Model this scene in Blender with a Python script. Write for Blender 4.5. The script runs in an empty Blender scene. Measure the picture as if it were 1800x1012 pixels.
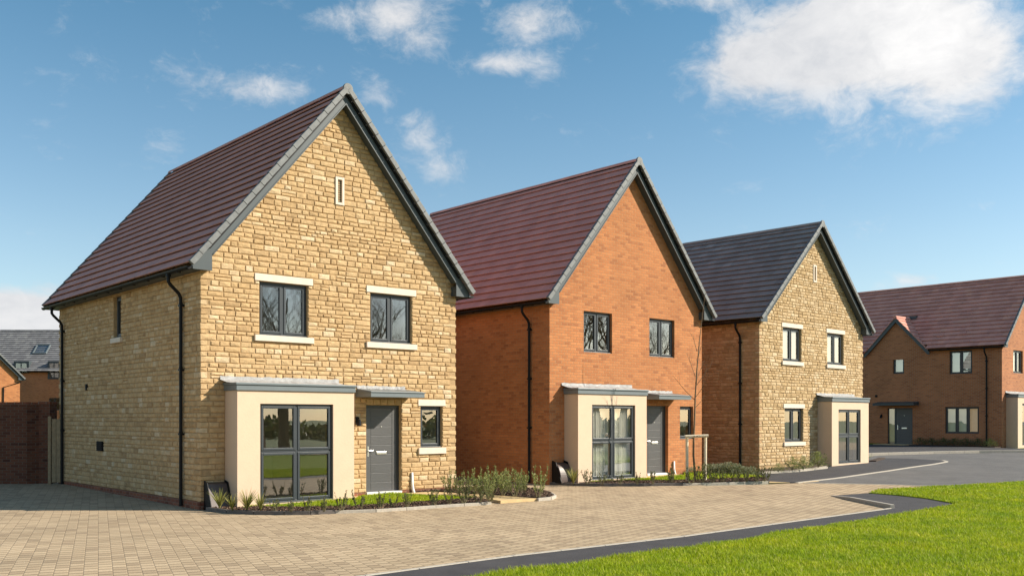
import bpy, bmesh, math, random
import numpy as np
from mathutils import Vector, Matrix
from mathutils.geometry import tessellate_polygon
R = math.radians
random.seed(7)
sc = bpy.context.scene
COL = sc.collection

# ------------------------------------------------------------------ camera model and terrain
F, VH, HC = 1714.6, 736.0, 1.857          # focal length and horizon row of the 1800 px wide photograph, eye height
KN = [(-400, 0), (20, 0), (32, .146), (48, .47), (60, .55), (600, .55)]
def g(y):
    for (a, za), (b, zb) in zip(KN, KN[1:]):
        if y <= b: return za + (zb - za) * max(0, (y - a)) / (b - a)
    return KN[-1][1]
def at(px, py, dz=0.0):
    "point of the ground seen at this place of the photograph"
    z = 0.0
    for _ in range(30):
        Y = (HC - z) * F / (py - VH)
        z = g(Y) + dz
    return Vector(((px - 900) / F * Y, Y))

# ------------------------------------------------------------------ object helpers
def link(o, parent=None):
    COL.objects.link(o)
    if parent: o.parent = parent
    return o
def tag(o, label=None, cat=None, group=None, kind=None):
    if label: o['label'] = label
    if cat: o['category'] = cat
    if group: o['group'] = group
    if kind: o['kind'] = kind
    return o
def empty(name, loc=(0, 0, 0), rz=0, parent=None):
    o = bpy.data.objects.new(name, None); o.location = loc; o.rotation_euler = (0, 0, rz); o.empty_display_size = .3
    return link(o, parent)
def thing(name, label, cat, loc=(0, 0, 0), rz=0, group=None):
    return tag(empty(name, loc, rz), label, cat, group)

class MB:
    "collects faces, each with a random number and a material slot"
    def __init__(s): s.v, s.f, s.r, s.m = [], [], [], []
    def face(s, pts, r=None, m=0):
        i = len(s.v); s.v += [tuple(p) for p in pts]; s.f.append(tuple(range(i, i + len(pts))))
        s.r.append(random.random() if r is None else r); s.m.append(m)
    def idx(s, pts, faces, r=None, m=0):
        i = len(s.v); s.v += [tuple(p) for p in pts]; r = random.random() if r is None else r
        for f in faces: s.f.append(tuple(i + k for k in f)); s.r.append(r); s.m.append(m)
    def box(s, x0, x1, y0, y1, z0, z1, r=None, m=0):
        s.idx([(x0,y0,z0),(x1,y0,z0),(x1,y1,z0),(x0,y1,z0),(x0,y0,z1),(x1,y0,z1),(x1,y1,z1),(x0,y1,z1)],
              [(3,2,1,0),(4,5,6,7),(0,1,5,4),(1,2,6,5),(2,3,7,6),(3,0,4,7)], r, m)
    def mbox(s, fn, a0, a1, b0, b1, c0, c1, r=None, m=0):
        s.idx([fn(*p) for p in [(a0,b0,c0),(a1,b0,c0),(a1,b1,c0),(a0,b1,c0),(a0,b0,c1),(a1,b0,c1),(a1,b1,c1),(a0,b1,c1)]],
              [(3,2,1,0),(4,5,6,7),(0,1,5,4),(1,2,6,5),(2,3,7,6),(3,0,4,7)], r, m)
    def prism(s, poly, fn, h0, h1, r=None, m=0):
        n = len(poly); r = random.random() if r is None else r
        a = [fn(p[0], p[1], h0) for p in poly]; b = [fn(p[0], p[1], h1) for p in poly]
        tri = tessellate_polygon([[Vector((p[0], p[1], 0)) for p in poly]])
        s.idx(a + b, [t for t in tri] + [tuple(n + k for k in t[::-1]) for t in tri] +
              [(k, (k + 1) % n, n + (k + 1) % n, n + k) for k in range(n)], r, m)
    def sheet(s, outer, holes, fn, r=None, m=0):
        loops = [[Vector((p[0], p[1], 0)) for p in l] for l in [outer] + holes]
        flat = [p for l in loops for p in l]
        s.idx([fn(p.x, p.y) for p in flat], tessellate_polygon(loops), r, m)
    def tube(s, pts, rad, n=8, r=None, m=0, cap=True):
        pts = [Vector(p) for p in pts]; r = random.random() if r is None else r
        rads = rad if isinstance(rad, (list, tuple)) else [rad] * len(pts)
        vs, fs = [], []
        for i, p in enumerate(pts):
            d = (pts[min(i + 1, len(pts) - 1)] - pts[max(i - 1, 0)]).normalized()
            u = d.cross(Vector((0, 0, 1)) if abs(d.z) < .9 else Vector((1, 0, 0))).normalized(); w = d.cross(u)
            for k in range(n):
                a = 2 * math.pi * k / n; vs.append(p + (u * math.cos(a) + w * math.sin(a)) * rads[i])
        for i in range(len(pts) - 1):
            for k in range(n): fs.append((i*n+k, i*n+(k+1) % n, (i+1)*n+(k+1) % n, (i+1)*n+k))
        if cap: fs += [tuple(range(n)), tuple(range((len(pts)-1)*n, len(pts)*n))]
        s.idx(vs, fs, r, m)
    def mesh(s, name, mats):
        me = bpy.data.meshes.new(name); me.from_pydata(s.v, [], s.f)
        for m in (mats if isinstance(mats, (list, tuple)) else [mats]): me.materials.append(m)
        at_ = me.attributes.new('rnd', 'FLOAT', 'FACE'); at_.data.foreach_set('value', s.r)
        me.polygons.foreach_set('material_index', s.m); me.update()
        return me
    def build(s, name, mats, parent=None, smooth=False, bevel=0, fix=True):
        me = s.mesh(name, mats)
        if fix:
            bm = bmesh.new(); bm.from_mesh(me); bmesh.ops.recalc_face_normals(bm, faces=bm.faces); bm.to_mesh(me); bm.free()
        if smooth: me.shade_smooth()
        o = link(bpy.data.objects.new(name, me), parent)
        if bevel:
            b = o.modifiers.new('bevel', 'BEVEL'); b.width = bevel; b.segments = 2; b.limit_method = 'ANGLE'; b.angle_limit = R(40)
        return o

# ------------------------------------------------------------------ materials
class NT:
    def __init__(s, m):
        s.m = m; s.t = m.node_tree; s.bs = s.t.nodes.get('Principled BSDF'); s.out = s.t.nodes.get('Material Output')
    def n(s, typ, **kw):
        nd = s.t.nodes.new(typ)
        for k, v in kw.items(): setattr(nd, k, v)
        return nd
    def l(s, a, b): s.t.links.new(a, b)
    def math(s, op, a, b=None, c=None, clamp=False):
        nd = s.n('ShaderNodeMath', operation=op, use_clamp=clamp)
        for i, x in enumerate((a, b, c)):
            if x is None: continue
            if isinstance(x, (int, float)): nd.inputs[i].default_value = x
            else: s.l(x, nd.inputs[i])
        return nd.outputs[0]
    def noise(s, scale, detail=3, vec=None, rough=.55):
        nd = s.n('ShaderNodeTexNoise'); nd.inputs['Scale'].default_value = scale; nd.inputs['Detail'].default_value = detail
        nd.inputs['Roughness'].default_value = rough
        if vec is not None: s.l(vec, nd.inputs['Vector'])
        return nd.outputs['Fac']
    def ramp(s, fac, stops, interp='LINEAR'):
        nd = s.n('ShaderNodeValToRGB'); cr = nd.color_ramp; cr.interpolation = interp
        while len(cr.elements) < len(stops): cr.elements.new(.5)
        for e, (p, c) in zip(cr.elements, stops): e.position = p; e.color = (*c, 1) if len(c) == 3 else c
        s.l(fac, nd.inputs[0]); return nd.outputs[0]
    def mix(s, fac, a, b, blend='MIX'):
        nd = s.n('ShaderNodeMix', data_type='RGBA', blend_type=blend)
        for i, x in ((0, fac), (6, a), (7, b)):
            if isinstance(x, (int, float)): nd.inputs[i].default_value = x
            elif isinstance(x, tuple): nd.inputs[i].default_value = (*x, 1)
            else: s.l(x, nd.inputs[i])
        return nd.outputs[2]
    def smooth(s, x, a, b):
        nd = s.n('ShaderNodeMapRange', interpolation_type='SMOOTHSTEP'); s.l(x, nd.inputs[0])
        nd.inputs[1].default_value = a; nd.inputs[2].default_value = b; return nd.outputs[0]
    def obj(s): return s.n('ShaderNodeTexCoord').outputs['Object']
    def rnd(s): return s.n('ShaderNodeAttribute', attribute_name='rnd').outputs['Fac']
    def bump(s, h, dist, strength=1.0):
        nd = s.n('ShaderNodeBump'); nd.inputs['Distance'].default_value = dist; nd.inputs['Strength'].default_value = strength
        s.l(h, nd.inputs['Height']); s.l(nd.outputs[0], s.bs.inputs['Normal'])
    def col(s, c):
        if isinstance(c, tuple): s.bs.inputs['Base Color'].default_value = (*c, 1)
        else: s.l(c, s.bs.inputs['Base Color'])
    def rough(s, v): s.bs.inputs['Roughness'].default_value = v
    def spec(s, v): s.bs.inputs['Specular IOR Level'].default_value = v
def newmat(name):
    m = bpy.data.materials.new(name); m.use_nodes = True; return NT(m)

def plain(name, c, rough=.5, var=.12, scale=6, bump=0, metal=0, spec=.5):
    t = newmat(name); o = t.obj(); n = t.noise(scale, 4, o); n2 = t.noise(scale * 9, 2, o)
    f = t.math('ADD', t.math('MULTIPLY', n, .6), t.math('MULTIPLY', n2, .4))
    lo = tuple(x * (1 - 2 * var) for x in c); hi = tuple(min(1, x * (1 + 2 * var)) for x in c)
    t.col(t.ramp(f, [(.25, lo), (.75, hi)])); t.rough(rough); t.spec(spec); t.bs.inputs['Metallic'].default_value = metal
    if bump: t.bump(n2, bump)
    return t.m
def by_rnd(name, stops, rough=.8, nscale=20, nvar=.3, bump=0, bscale=40, spec=.3, transl=0):
    t = newmat(name); o = t.obj()
    c = t.ramp(t.rnd(), stops); n = t.noise(nscale, 4, o)
    c = t.mix(1.0, c, t.ramp(n, [(.25, (1 - nvar,) * 3), (.75, (1 + nvar * .6,) * 3)]), 'MULTIPLY')
    t.col(c); t.rough(rough); t.spec(spec)
    if bump: t.bump(t.noise(bscale, 5, o, .65), bump)
    if transl:
        tr = t.n('ShaderNodeBsdfTranslucent'); t.l(c, tr.inputs[0]); mx = t.n('ShaderNodeMixShader'); mx.inputs[0].default_value = transl
        t.l(t.bs.outputs[0], mx.inputs[1]); t.l(tr.outputs[0], mx.inputs[2]); t.l(mx.outputs[0], t.out.inputs[0])
    return t.m
def brickmat(name, stops, mortar, bw=.225, bh=.075, ju=.045, jv=.13, depth=.006, horiz=False, rot=0, rough=.9, stain=.15, weather=.5):
    t = newmat(name); o = t.obj(); sx = t.n('ShaderNodeSeparateXYZ')
    if horiz:
        mp = t.n('ShaderNodeMapping'); mp.inputs['Rotation'].default_value = (0, 0, rot); t.l(o, mp.inputs[0]); t.l(mp.outputs[0], sx.inputs[0])
        h, z = sx.outputs[0], sx.outputs[1]
    else:
        t.l(o, sx.inputs[0]); h, z = t.math('ADD', sx.outputs[0], sx.outputs[1]), sx.outputs[2]
    zz = t.math('DIVIDE', z, bh); row = t.math('FLOOR', zz)
    hh = t.math('ADD', t.math('DIVIDE', h, bw), t.math('MULTIPLY', row, .5)); colm = t.math('FLOOR', hh)
    fu, fv = t.math('FRACT', hh), t.math('FRACT', zz)
    wn = t.n('ShaderNodeTexWhiteNoise', noise_dimensions='2D'); cb = t.n('ShaderNodeCombineXYZ')
    t.l(colm, cb.inputs[0]); t.l(row, cb.inputs[1]); t.l(cb.outputs[0], wn.inputs[0])
    du = t.math('MULTIPLY', t.math('MINIMUM', fu, t.math('SUBTRACT', 1, fu)), bw)
    dv = t.math('MULTIPLY', t.math('MINIMUM', fv, t.math('SUBTRACT', 1, fv)), bh)
    wob = t.math('MULTIPLY', t.math('SUBTRACT', t.noise(35, 2, o), .5), .004)
    e = t.math('ADD', t.math('MINIMUM', t.math('DIVIDE', du, ju * bw), t.math('DIVIDE', dv, jv * bh * .5)), t.math('MULTIPLY', wob, 60))
    solid = t.smooth(e, .7, 1.25)
    if horiz:      # sand fills the long joints, the cross joints stay open and dark
        su = t.smooth(t.math('ADD', t.math('DIVIDE', du, ju * bw), t.math('MULTIPLY', wob, 60)), .6, 1.3); sv = t.math('ADD', t.math('MULTIPLY', t.smooth(t.math('DIVIDE', dv, .008), .4, 1.3), .3), .7)
        solid = t.math('MULTIPLY', su, sv)
    c = t.ramp(wn.outputs['Value'], stops)
    n1 = t.noise(.6, 4, o); n2 = t.noise(60, 3, o)
    c = t.mix(1.0, c, t.ramp(n1, [(.3, (1 - stain,) * 3), (.7, (1 + stain,) * 3)]), 'MULTIPLY')
    c = t.mix(weather, c, t.ramp(n2, [(.3, (.72,) * 3), (.7, (1.2,) * 3)]), 'MULTIPLY')
    c = t.mix(solid, mortar, c)
    t.col(c); t.rough(rough); t.spec(.25)
    t.bump(t.math('ADD', solid, t.math('MULTIPLY', n2, .35)), depth)
    return t.m

M = {}
M['stone'] = by_rnd('golden_stone', [(0, (.42,.275,.14)), (.2, (.535,.362,.187)), (.5, (.57,.395,.215)), (.75, (.51,.34,.172)), (.92, (.60,.44,.26)), (1, (.65,.51,.34))],
                    .92, 9, .26, .012, 28, .2)
M['stone_pale'] = by_rnd('pale_golden_stone', [(0, (.39,.265,.135)), (.3, (.49,.345,.182)), (.6, (.53,.385,.22)), (.92, (.57,.43,.26)), (1, (.62,.49,.32))],
                    .92, 9, .24, .012, 28, .2)
M['stone_brown'] = by_rnd('brown_walling_block', [(0, (.37,.23,.12)), (.4, (.47,.30,.165)), (.8, (.52,.345,.195)), (1, (.56,.39,.24))], .92, 9, .2, .006, 28, .2)
M['mortar'] = plain('lime_mortar', (.40,.265,.135), .95, .15, 30, .004)
ORANGE = [(0, (.34,.132,.056)), (.08, (.37,.142,.058)), (.18, (.425,.164,.064)), (.55, (.465,.184,.071)), (.92, (.505,.208,.082)), (1, (.39,.15,.06))]
M['brick'] = brickmat('orange_brick', ORANGE, (.40,.215,.11))
M['brick_far'] = brickmat('russet_brick', [(0, (.33,.13,.062)), (.3, (.42,.172,.078)), (.8, (.46,.19,.085)), (1, (.37,.15,.07))], (.36,.24,.16))
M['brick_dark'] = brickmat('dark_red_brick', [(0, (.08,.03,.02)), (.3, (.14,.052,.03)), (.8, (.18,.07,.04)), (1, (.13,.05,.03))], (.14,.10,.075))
M['plinth'] = brickmat('plinth_brick', [(0, (.16,.055,.035)), (.5, (.24,.085,.05)), (1, (.3,.11,.06))], (.25,.18,.13))
M['render'] = plain('cream_render', (.655,.485,.345), .9, .03, 3, .002)
M['frame'] = plain('anthracite_frame', (.036,.043,.050), .4, .05, 4)
M['fascia'] = plain('grey_fascia', (.15,.175,.185), .4, .05, 4)
M['barge'] = plain('slate_grey_board', (.052,.066,.072), .5, .06, 4)
M['verge'] = plain('grey_verge_cap', (.15,.155,.155), .6, .2, 8)
M['lead'] = plain('lead_flashing', (.36,.35,.34), .55, .2, 9, .006)
M['black'] = plain('black_plastic', (.008,.008,.009), .5, .1, 10, spec=.2)
M['sill'] = plain('cast_stone', (.70,.60,.49), .85, .06, 12, .002)
M['door'] = None
M['chrome'] = plain('brushed_metal', (.75,.73,.70), .3, .05, 20, metal=1)
M['white'] = plain('white_plastic', (.75,.74,.72), .5, .05, 8)
M['plaster'] = plain('painted_plaster', (.72,.69,.60), .9, .03, 3)
M['curtain'] = plain('white_curtain', (.88,.86,.80), .9, .05, 5)
M['blind_or_reflection'] = plain('peach_blind_or_reflection', (.86,.62,.44), .9, .03, 5)  # colour of the sidelight blind and of the painted-in upper window reflection
M['meter'] = plain('brown_plastic', (.075,.05,.042), .45, .1, 8)
M['timber'] = plain('pale_timber', (.30,.22,.13), .85, .2, 10, .003)
M['post'] = plain('stake_timber', (.72,.61,.43), .85, .15, 14, .003)
M['bark'] = plain('young_bark', (.17,.115,.065), .9, .25, 30, .003)
M['kerb'] = plain('pale_kerb', (.42,.375,.31), .9, .12, 20, .002)
M['edging'] = plain('dark_edging', (.12,.105,.095), .8, .2, 14, .002)
M['slab'] = plain('buff_slab', (.60,.43,.215), .9, .12, 5, .002)
M['strap'] = plain('black_strap', (.02,.02,.02), .6, .1, 10)
def tilemat(name, stops, rough):
    t = newmat(name); o = t.obj()
    c = t.ramp(t.rnd(), stops); c = t.mix(1.0, c, t.ramp(t.noise(1.3, 5, o), [(.25, (.86,)*3), (.75, (1.12,)*3)]), 'MULTIPLY')
    c = t.mix(1.0, c, t.ramp(t.noise(45, 3, o), [(.25, (.9,)*3), (.75, (1.08,)*3)]), 'MULTIPLY')
    t.col(c); t.rough(rough + .1); t.spec(.15); t.bump(t.noise(60, 3, o), .0015); return t.m
M['tile'] = tilemat('plum_roof_tile', [(0, (.51,.265,.225)), (.5, (.55,.288,.243)), (.97, (.575,.30,.25)), (1, (.60,.30,.23))], .6)
M['tile_grey'] = tilemat('slate_grey_tile', [(0, (.23,.212,.20)), (.6, (.265,.245,.23)), (.95, (.285,.262,.247)), (1, (.34,.32,.30))], .6)
M['tile_red'] = tilemat('red_brown_tile', [(0, (.58,.265,.21)), (.5, (.65,.305,.24)), (.93, (.68,.325,.25)), (1, (.70,.34,.25))], .65)
M['tile_pale'] = tilemat('weathered_grey_tile', [(0, (.17,.165,.17)), (.6, (.21,.205,.21)), (1, (.26,.255,.25))], .6)
# door with fine grooves
t = newmat('grey_door'); o = t.obj(); mp = t.n('ShaderNodeMapping'); mp.inputs['Scale'].default_value = (3, 3, 60); t.l(o, mp.inputs[0])
n = t.noise(2, 4, mp.outputs[0]); t.col(t.ramp(n, [(.3, (.068,.067,.068)), (.7, (.09,.088,.088))])); t.rough(.45); t.bump(n, .002); M['door'] = t.m
# glass: clear pane with a mirror reflection that follows the angle
t = newmat('window_glass'); t.t.nodes.remove(t.bs)
tr = t.n('ShaderNodeBsdfTransparent'); tr.inputs[0].default_value = (.90,.91,.87,1); gl = t.n('ShaderNodeBsdfGlossy'); gl.inputs['Roughness'].default_value = .0
gl.inputs['Color'].default_value = (1, 1, 1, 1)
lw = t.n('ShaderNodeLayerWeight'); f5 = t.math('POWER', lw.outputs['Facing'], 4.0); lw.inputs[0].default_value = .5
fr_ = t.math('ADD', t.math('MULTIPLY', f5, .74), .26); mx = t.n('ShaderNodeMixShader')
nz = t.noise(.9, 2, t.obj()); bp = t.n('ShaderNodeBump'); bp.inputs['Distance'].default_value = .002; t.l(nz, bp.inputs['Height']); t.l(bp.outputs[0], gl.inputs['Normal'])
t.l(fr_, mx.inputs[0]); t.l(tr.outputs[0], mx.inputs[1]); t.l(gl.outputs[0], mx.inputs[2]); t.l(mx.outputs[0], t.out.inputs[0]); M['glass'] = t.m
# ground surfaces
PAV = [(0, (.345,.255,.165)), (.25, (.43,.322,.205)), (.6, (.47,.355,.23)), (.85, (.49,.372,.24)), (1, (.395,.29,.185))]
M['paving'] = brickmat('buff_block_paving', PAV, (.11,.08,.052), .22, .165, .062, .06, .006, True, R(-113), .9, .13, .6)
def asphalt(name, c, c2):
    t = newmat(name); o = t.obj(); n = t.noise(140, 2, o); n2 = t.noise(.5, 5, o); n3 = t.noise(2.5, 5, o)
    k = t.ramp(n, [(.3, tuple(x*.65 for x in c)), (.5, c), (.72, tuple(x*1.7 for x in c))])
    k = t.mix(t.smooth(n2, .35, .7), k, c2); k = t.mix(1.0, k, t.ramp(n3, [(.3, (.85,)*3), (.7, (1.15,)*3)]), 'MULTIPLY')
    t.col(k); t.rough(.85); t.spec(.35); t.bump(n, .004); return t.m
M['road'] = asphalt('road_asphalt', (.11,.104,.10), (.14,.132,.125))
M['path'] = asphalt('new_tarmac', (.05,.047,.05), (.06,.056,.058))
t = newmat('soil'); o = t.obj(); n = t.noise(30, 5, o); t.col(t.ramp(n, [(.3, (.03,.019,.013)), (.7, (.095,.06,.04))])); t.rough(.95); t.bump(n, .03); M['soil'] = t.m
M['chip'] = by_rnd('bark_chip', [(0, (.03,.017,.012)), (.5, (.085,.048,.03)), (.9, (.16,.10,.065)), (1, (.30,.21,.14))], .95, 30, .2)
t = newmat('turf'); o = t.obj(); n = t.noise(1.1, 5, o); n2 = t.noise(45, 3, o)
c = t.mix(n2, t.ramp(n, [(.3, (.13,.19,.012)), (.7, (.20,.25,.02))]), (.17,.22,.014)); t.col(c); t.rough(.95); t.spec(.1); t.bump(n2, .02); M['turf'] = t.m
M['field'] = plain('rough_grass', (.10,.13,.035), .95, .3, .4)
def leafmat(name, stops, tr=.35): return by_rnd(name, stops, .6, 12, .15, 0, 40, .3, tr)
M['grass'] = None
t = newmat('grass_blade'); o = t.obj(); p = t.noise(.9, 5, o); p2 = t.noise(4.5, 4, o)
c = t.ramp(t.rnd(), [(0, (.27,.34,.010)), (.5, (.40,.50,.014)), (.85, (.50,.57,.03)), (1, (.64,.57,.18))])
p3 = t.noise(11, 4, o, .65); c = t.mix(1.0, c, t.ramp(p, [(.3, (.74,.86,.8)), (.7, (1.2,1.08,1.0))]), 'MULTIPLY'); c = t.mix(1.0, c, t.ramp(p2, [(.3, (.68,.76,.8)), (.7, (1.15,1.10,1.1))]), 'MULTIPLY'); c = t.mix(t.math('MULTIPLY', t.smooth(p3, .56, .72), .55), c, (.42,.36,.13))
t.col(c); t.rough(.6); t.spec(.2); trn = t.n('ShaderNodeBsdfTranslucent'); t.l(c, trn.inputs[0]); mx = t.n('ShaderNodeMixShader'); mx.inputs[0].default_value = .4
t.l(t.bs.outputs[0], mx.inputs[1]); t.l(trn.outputs[0], mx.inputs[2]); t.l(mx.outputs[0], t.out.inputs[0]); M['grass'] = t.m
M['leaf_olive'] = leafmat('olive_leaf', [(0, (.13,.17,.045)), (.5, (.25,.295,.085)), (.85, (.37,.39,.14)), (1, (.48,.45,.20))])
M['leaf_dark'] = leafmat('dark_leaf', [(0, (.05,.07,.025)), (.5, (.10,.125,.045)), (.85, (.17,.18,.06)), (1, (.26,.16,.07))])
M['leaf_strap'] = leafmat('strap_leaf', [(0, (.16,.18,.04)), (.5, (.30,.30,.07)), (1, (.46,.40,.14))])
M['leaf_grey'] = leafmat('grey_green_leaf', [(0, (.15,.17,.095)), (.5, (.25,.27,.155)), (1, (.38,.38,.25))])
M['stem'] = plain('brown_stem', (.18,.155,.08), .9, .2, 20)

# ------------------------------------------------------------------ sheets of the ground
def bands(poly):
    "cut a plan polygon at the breaks of slope"
    out = []
    for (a, _), (b, _) in zip(KN, KN[1:]):
        p = [Vector(q[:2]) for q in poly]
        for lim, sg in ((a, 1), (b, -1)):
            q = []
            for i in range(len(p)):
                s, e = p[i], p[(i + 1) % len(p)]; ds, de = (s.y - lim) * sg, (e.y - lim) * sg
                if ds >= 0: q.append(s)
                if ds * de < 0: q.append(s + (e - s) * ds / (ds - de))
            p = q
            if len(p) < 3: break
        if len(p) >= 3: out.append(p)
    return out
def ground_sheet(name, poly, mat, lift, depth=0, kind='structure'):
    mb = MB()
    for p in bands(poly): mb.sheet(p, [], lambda x, y: (x, y, g(y) + lift), .5)
    if depth:
        n = len(poly)
        for i in range(n):
            a, b = poly[i], poly[(i + 1) % n]
            mb.face([(a[0], a[1], g(a[1]) + lift), (b[0], b[1], g(b[1]) + lift), (b[0], b[1], g(b[1]) + lift - depth), (a[0], a[1], g(a[1]) + lift - depth)], .5)
    o = mb.build(name, mat, fix=False); o['kind'] = kind
    for p_ in o.data.polygons: pass
    return o
def strip(name, pts, w, mat, h0, h1, joint=.9, side=0, heights=None):
    "kerb stones laid along a plan line"
    mb = MB(); pts = [Vector(p[:2]) for p in pts]
    hs = heights or [h1] * len(pts)
    for i in range(len(pts) - 1):
        a, b = pts[i], pts[i + 1]; L = (b - a).length; k = max(1, round(L / joint)); d = (b - a) / k; nn = Vector((-d.y, d.x)).normalized() * w
        for j in range(k):
            p, q = a + d * j, a + d * (j + .992)
            ha, hb = hs[i] + (hs[i+1] - hs[i]) * j / k, hs[i] + (hs[i+1] - hs[i]) * (j + 1) / k
            o0, o1 = nn * (side - .5), nn * (side + .5)
            c = [p + o0, q + o0, q + o1, p + o1]; hh = [ha, hb, hb, ha]
            mb.idx([(v.x, v.y, g(v.y) + h0) for v in c] + [(v.x, v.y, g(v.y) + h) for v, h in zip(c, hh)],
                   [(4,5,6,7),(0,1,5,4),(1,2,6,5),(2,3,7,6),(3,0,4,7)])
    o = mb.build(name, mat, bevel=.008); o['kind'] = 'structure'; return o

def A(*pp): return [at(*p) for p in pp]
# terrain, reaching the horizon
mb = MB()
for (a, za), (b, zb) in zip(KN, KN[1:]): mb.face([(-500, a, za - .03), (500, a, za - .03), (500, b, zb - .03), (-500, b, zb - .03)], .5)
o = mb.build('ground', M['field'], fix=False); o['kind'] = 'structure'
# block paving: the whole court from the left up to the tarmac path
KERB = A((560, 1023), (640, 1012), (900, 977), (1200, 942.7), (1400, 915.5), (1553, 895))
TIP = at(1565, 893.3); TURN = at(1460, 871)
pav = [Vector((-40, 6)), Vector((-2.2, 6)), *[p for p in KERB], TIP, TURN, *A((1530, 866), (1693, 855.2), (1560, 851), (1413, 848), (1340, 851), (1240, 853)), Vector((3.2, 30)), Vector((-1, 33)), Vector((-40, 33))]
pav = [Vector((-40, 6)), Vector((-3.4, 6)), at(400, 1045)] + pav[2:]
ground_sheet('block_paving', pav, M['paving'], 0)
# tarmac footpath between kerb and lawn
LAWN = A((800, 1024), (853, 1012), (933, 1000), (1000, 994), (1067, 981.5), (1130, 972), (1200, 965), (1300, 951.7), (1367, 937.5), (1433, 928), (1533, 913), (1610, 900), (1683, 887))
path = [at(400, 1045)] + KERB + [TIP, TURN, at(1530, 866), at(1640, 872), Vector((16.5, 22)), Vector((15, 8)), Vector((-1, 8))]
ground_sheet('footpath', path, M['path'], .004)
strip('kerb', [at(400, 1045)] + KERB + [TIP], .07, M['kerb'], -.05, .014, .9)
strip('kerb', [TIP, at(1493, 878.5), TURN], .09, M['kerb'], -.05, .02, .9, -.5, [.085, .07, .014])
# foreground lawn and the lawn beyond the path
LAWN1 = LAWN + [at(1760, 876), Vector((17.5, 23)), Vector((24, 20)), Vector((24, 4)), Vector((-.8, 4)), at(560, 1100)]
LAWN2 = A((1527, 866.7), (1580, 871), (1630, 876.7), (1683, 886.2)) + [at(1760, 876), Vector((17.5, 23)), Vector((24, 20)), Vector((30, 26))] + A((1900, 842.5), (1800, 847), (1667, 855), (1550, 861))
# road: tarmac beyond the paving, and the footway in front of the pale stone house
road = A((1413, 848), (1560, 851), (1693, 855.2), (1667, 856), (1800, 848.5), (1900, 844)) + [Vector((60, 26)), Vector((80, 44))] + A((1900, 795), (1800, 795), (1640, 797), (1560, 799), (1535, 801), (1510, 812), (1440, 826), (1335, 834))
ground_sheet('road', road, M['road'], .004)
FOOT = A((1400, 848.5), (1470, 840.5), (1540, 830.5), (1600, 821.5), (1640, 816), (1660, 812.5))
foot = FOOT + A((1662, 810.5), (1650, 809), (1600, 806), (1545, 805), (1528, 812), (1460, 820), (1400, 830), (1335, 834), (1345, 846))
ground_sheet('footway', foot, M['path'], .014, .03)
strip('kerb', FOOT + A((1664, 811.3), (1658, 809.3)), .12, M['kerb'], -.05, .022, .9)
strip('kerb', A((1413, 848.3), (1560, 851.2), (1693, 855.4)), .1, M['kerb'], -.04, .009, .6)

# ------------------------------------------------------------------ houses
def house_frame(cfg):
    h = dict(cfg); W, e, Ze, Zr = h['W'], .317, h['Ze'], h['Zr'] - .06
    h['e'], h['o'] = e, .319
    h['tan'] = (Zr - Ze) / (W / 2 + e); h['p'] = math.atan(h['tan']); h['Zrt'] = Zr
    h['top'] = lambda u: Ze + (min(u, W - u) + e) * h['tan']        # upper face of the roof over u
    return h
def plane(which, h):
    if which == 'front': return lambda a, n, z: (a, -n, z)
    if which == 'left': return lambda a, n, z: (-n, a, z)
    if which == 'right': return lambda a, n, z: (h['W'] + n, a, z)
    return lambda a, n, z: (a, h['D'] + n, z)

def subtract(lo, hi, cuts):
    segs = [(lo, hi)]
    for a, b in cuts:
        segs = [s for x, y in segs for s in ((x, min(y, a)), (max(x, b), y)) if s[1] - s[0] > .03] if True else segs
    return segs
def stone_skin(mb, fn, rows, lim, openings, quoin, ends, slot, jit=.009):
    "one coursed rubble face: every stone a block of its own length, standing a little proud of the mortar"
    for k, (z0, z1) in enumerate(rows):
        lo, hi = lim((z0 + z1) / 2)
        if hi - lo < .1: continue
        q = (k % 2 == quoin)
        if ends[0]: lo += -.012 if q else .14 + .08 * ((k * 7) % 3) / 2
        if ends[1]: hi += .012 if q else -.14 - .08 * ((k * 5) % 3) / 2
        edges = sorted({lo, hi, *[x for o in openings for x in o[:2] if lo < x < hi]})
        cells = []
        for a, b in zip(edges, edges[1:]):
            mid = (a + b) / 2; spans = [(z0, z1)]
            for (oa, ob, oz0, oz1) in openings:
                if oa - 1e-6 <= mid <= ob + 1e-6:
                    spans = [s for x, y in spans for s in ((x, min(y, oz0)), (max(x, oz1), y)) if s[1] - s[0] > .025]
            if cells and cells[-1][2] == spans: cells[-1] = (cells[-1][0], b, spans)
            else: cells.append((a, b, spans))
        for a, b, spans in cells:
            for (c, d) in spans:
                x = a
                while x < b - 1e-4:
                    L = random.uniform(.15, .37) * (1 if z1 - z0 > .1 else .85)
                    if b - (x + L) < .13: L = b - x
                    parts = [(c, d)]
                    if d - c > .125 and random.random() < .12: m_ = c + (d - c) * random.uniform(.42, .58); parts = [(c, m_), (m_, d)]
                    for (s, e_) in parts: one_stone(mb, fn, x, x + L, s, e_, slot, jit)
                    x += L
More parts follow.
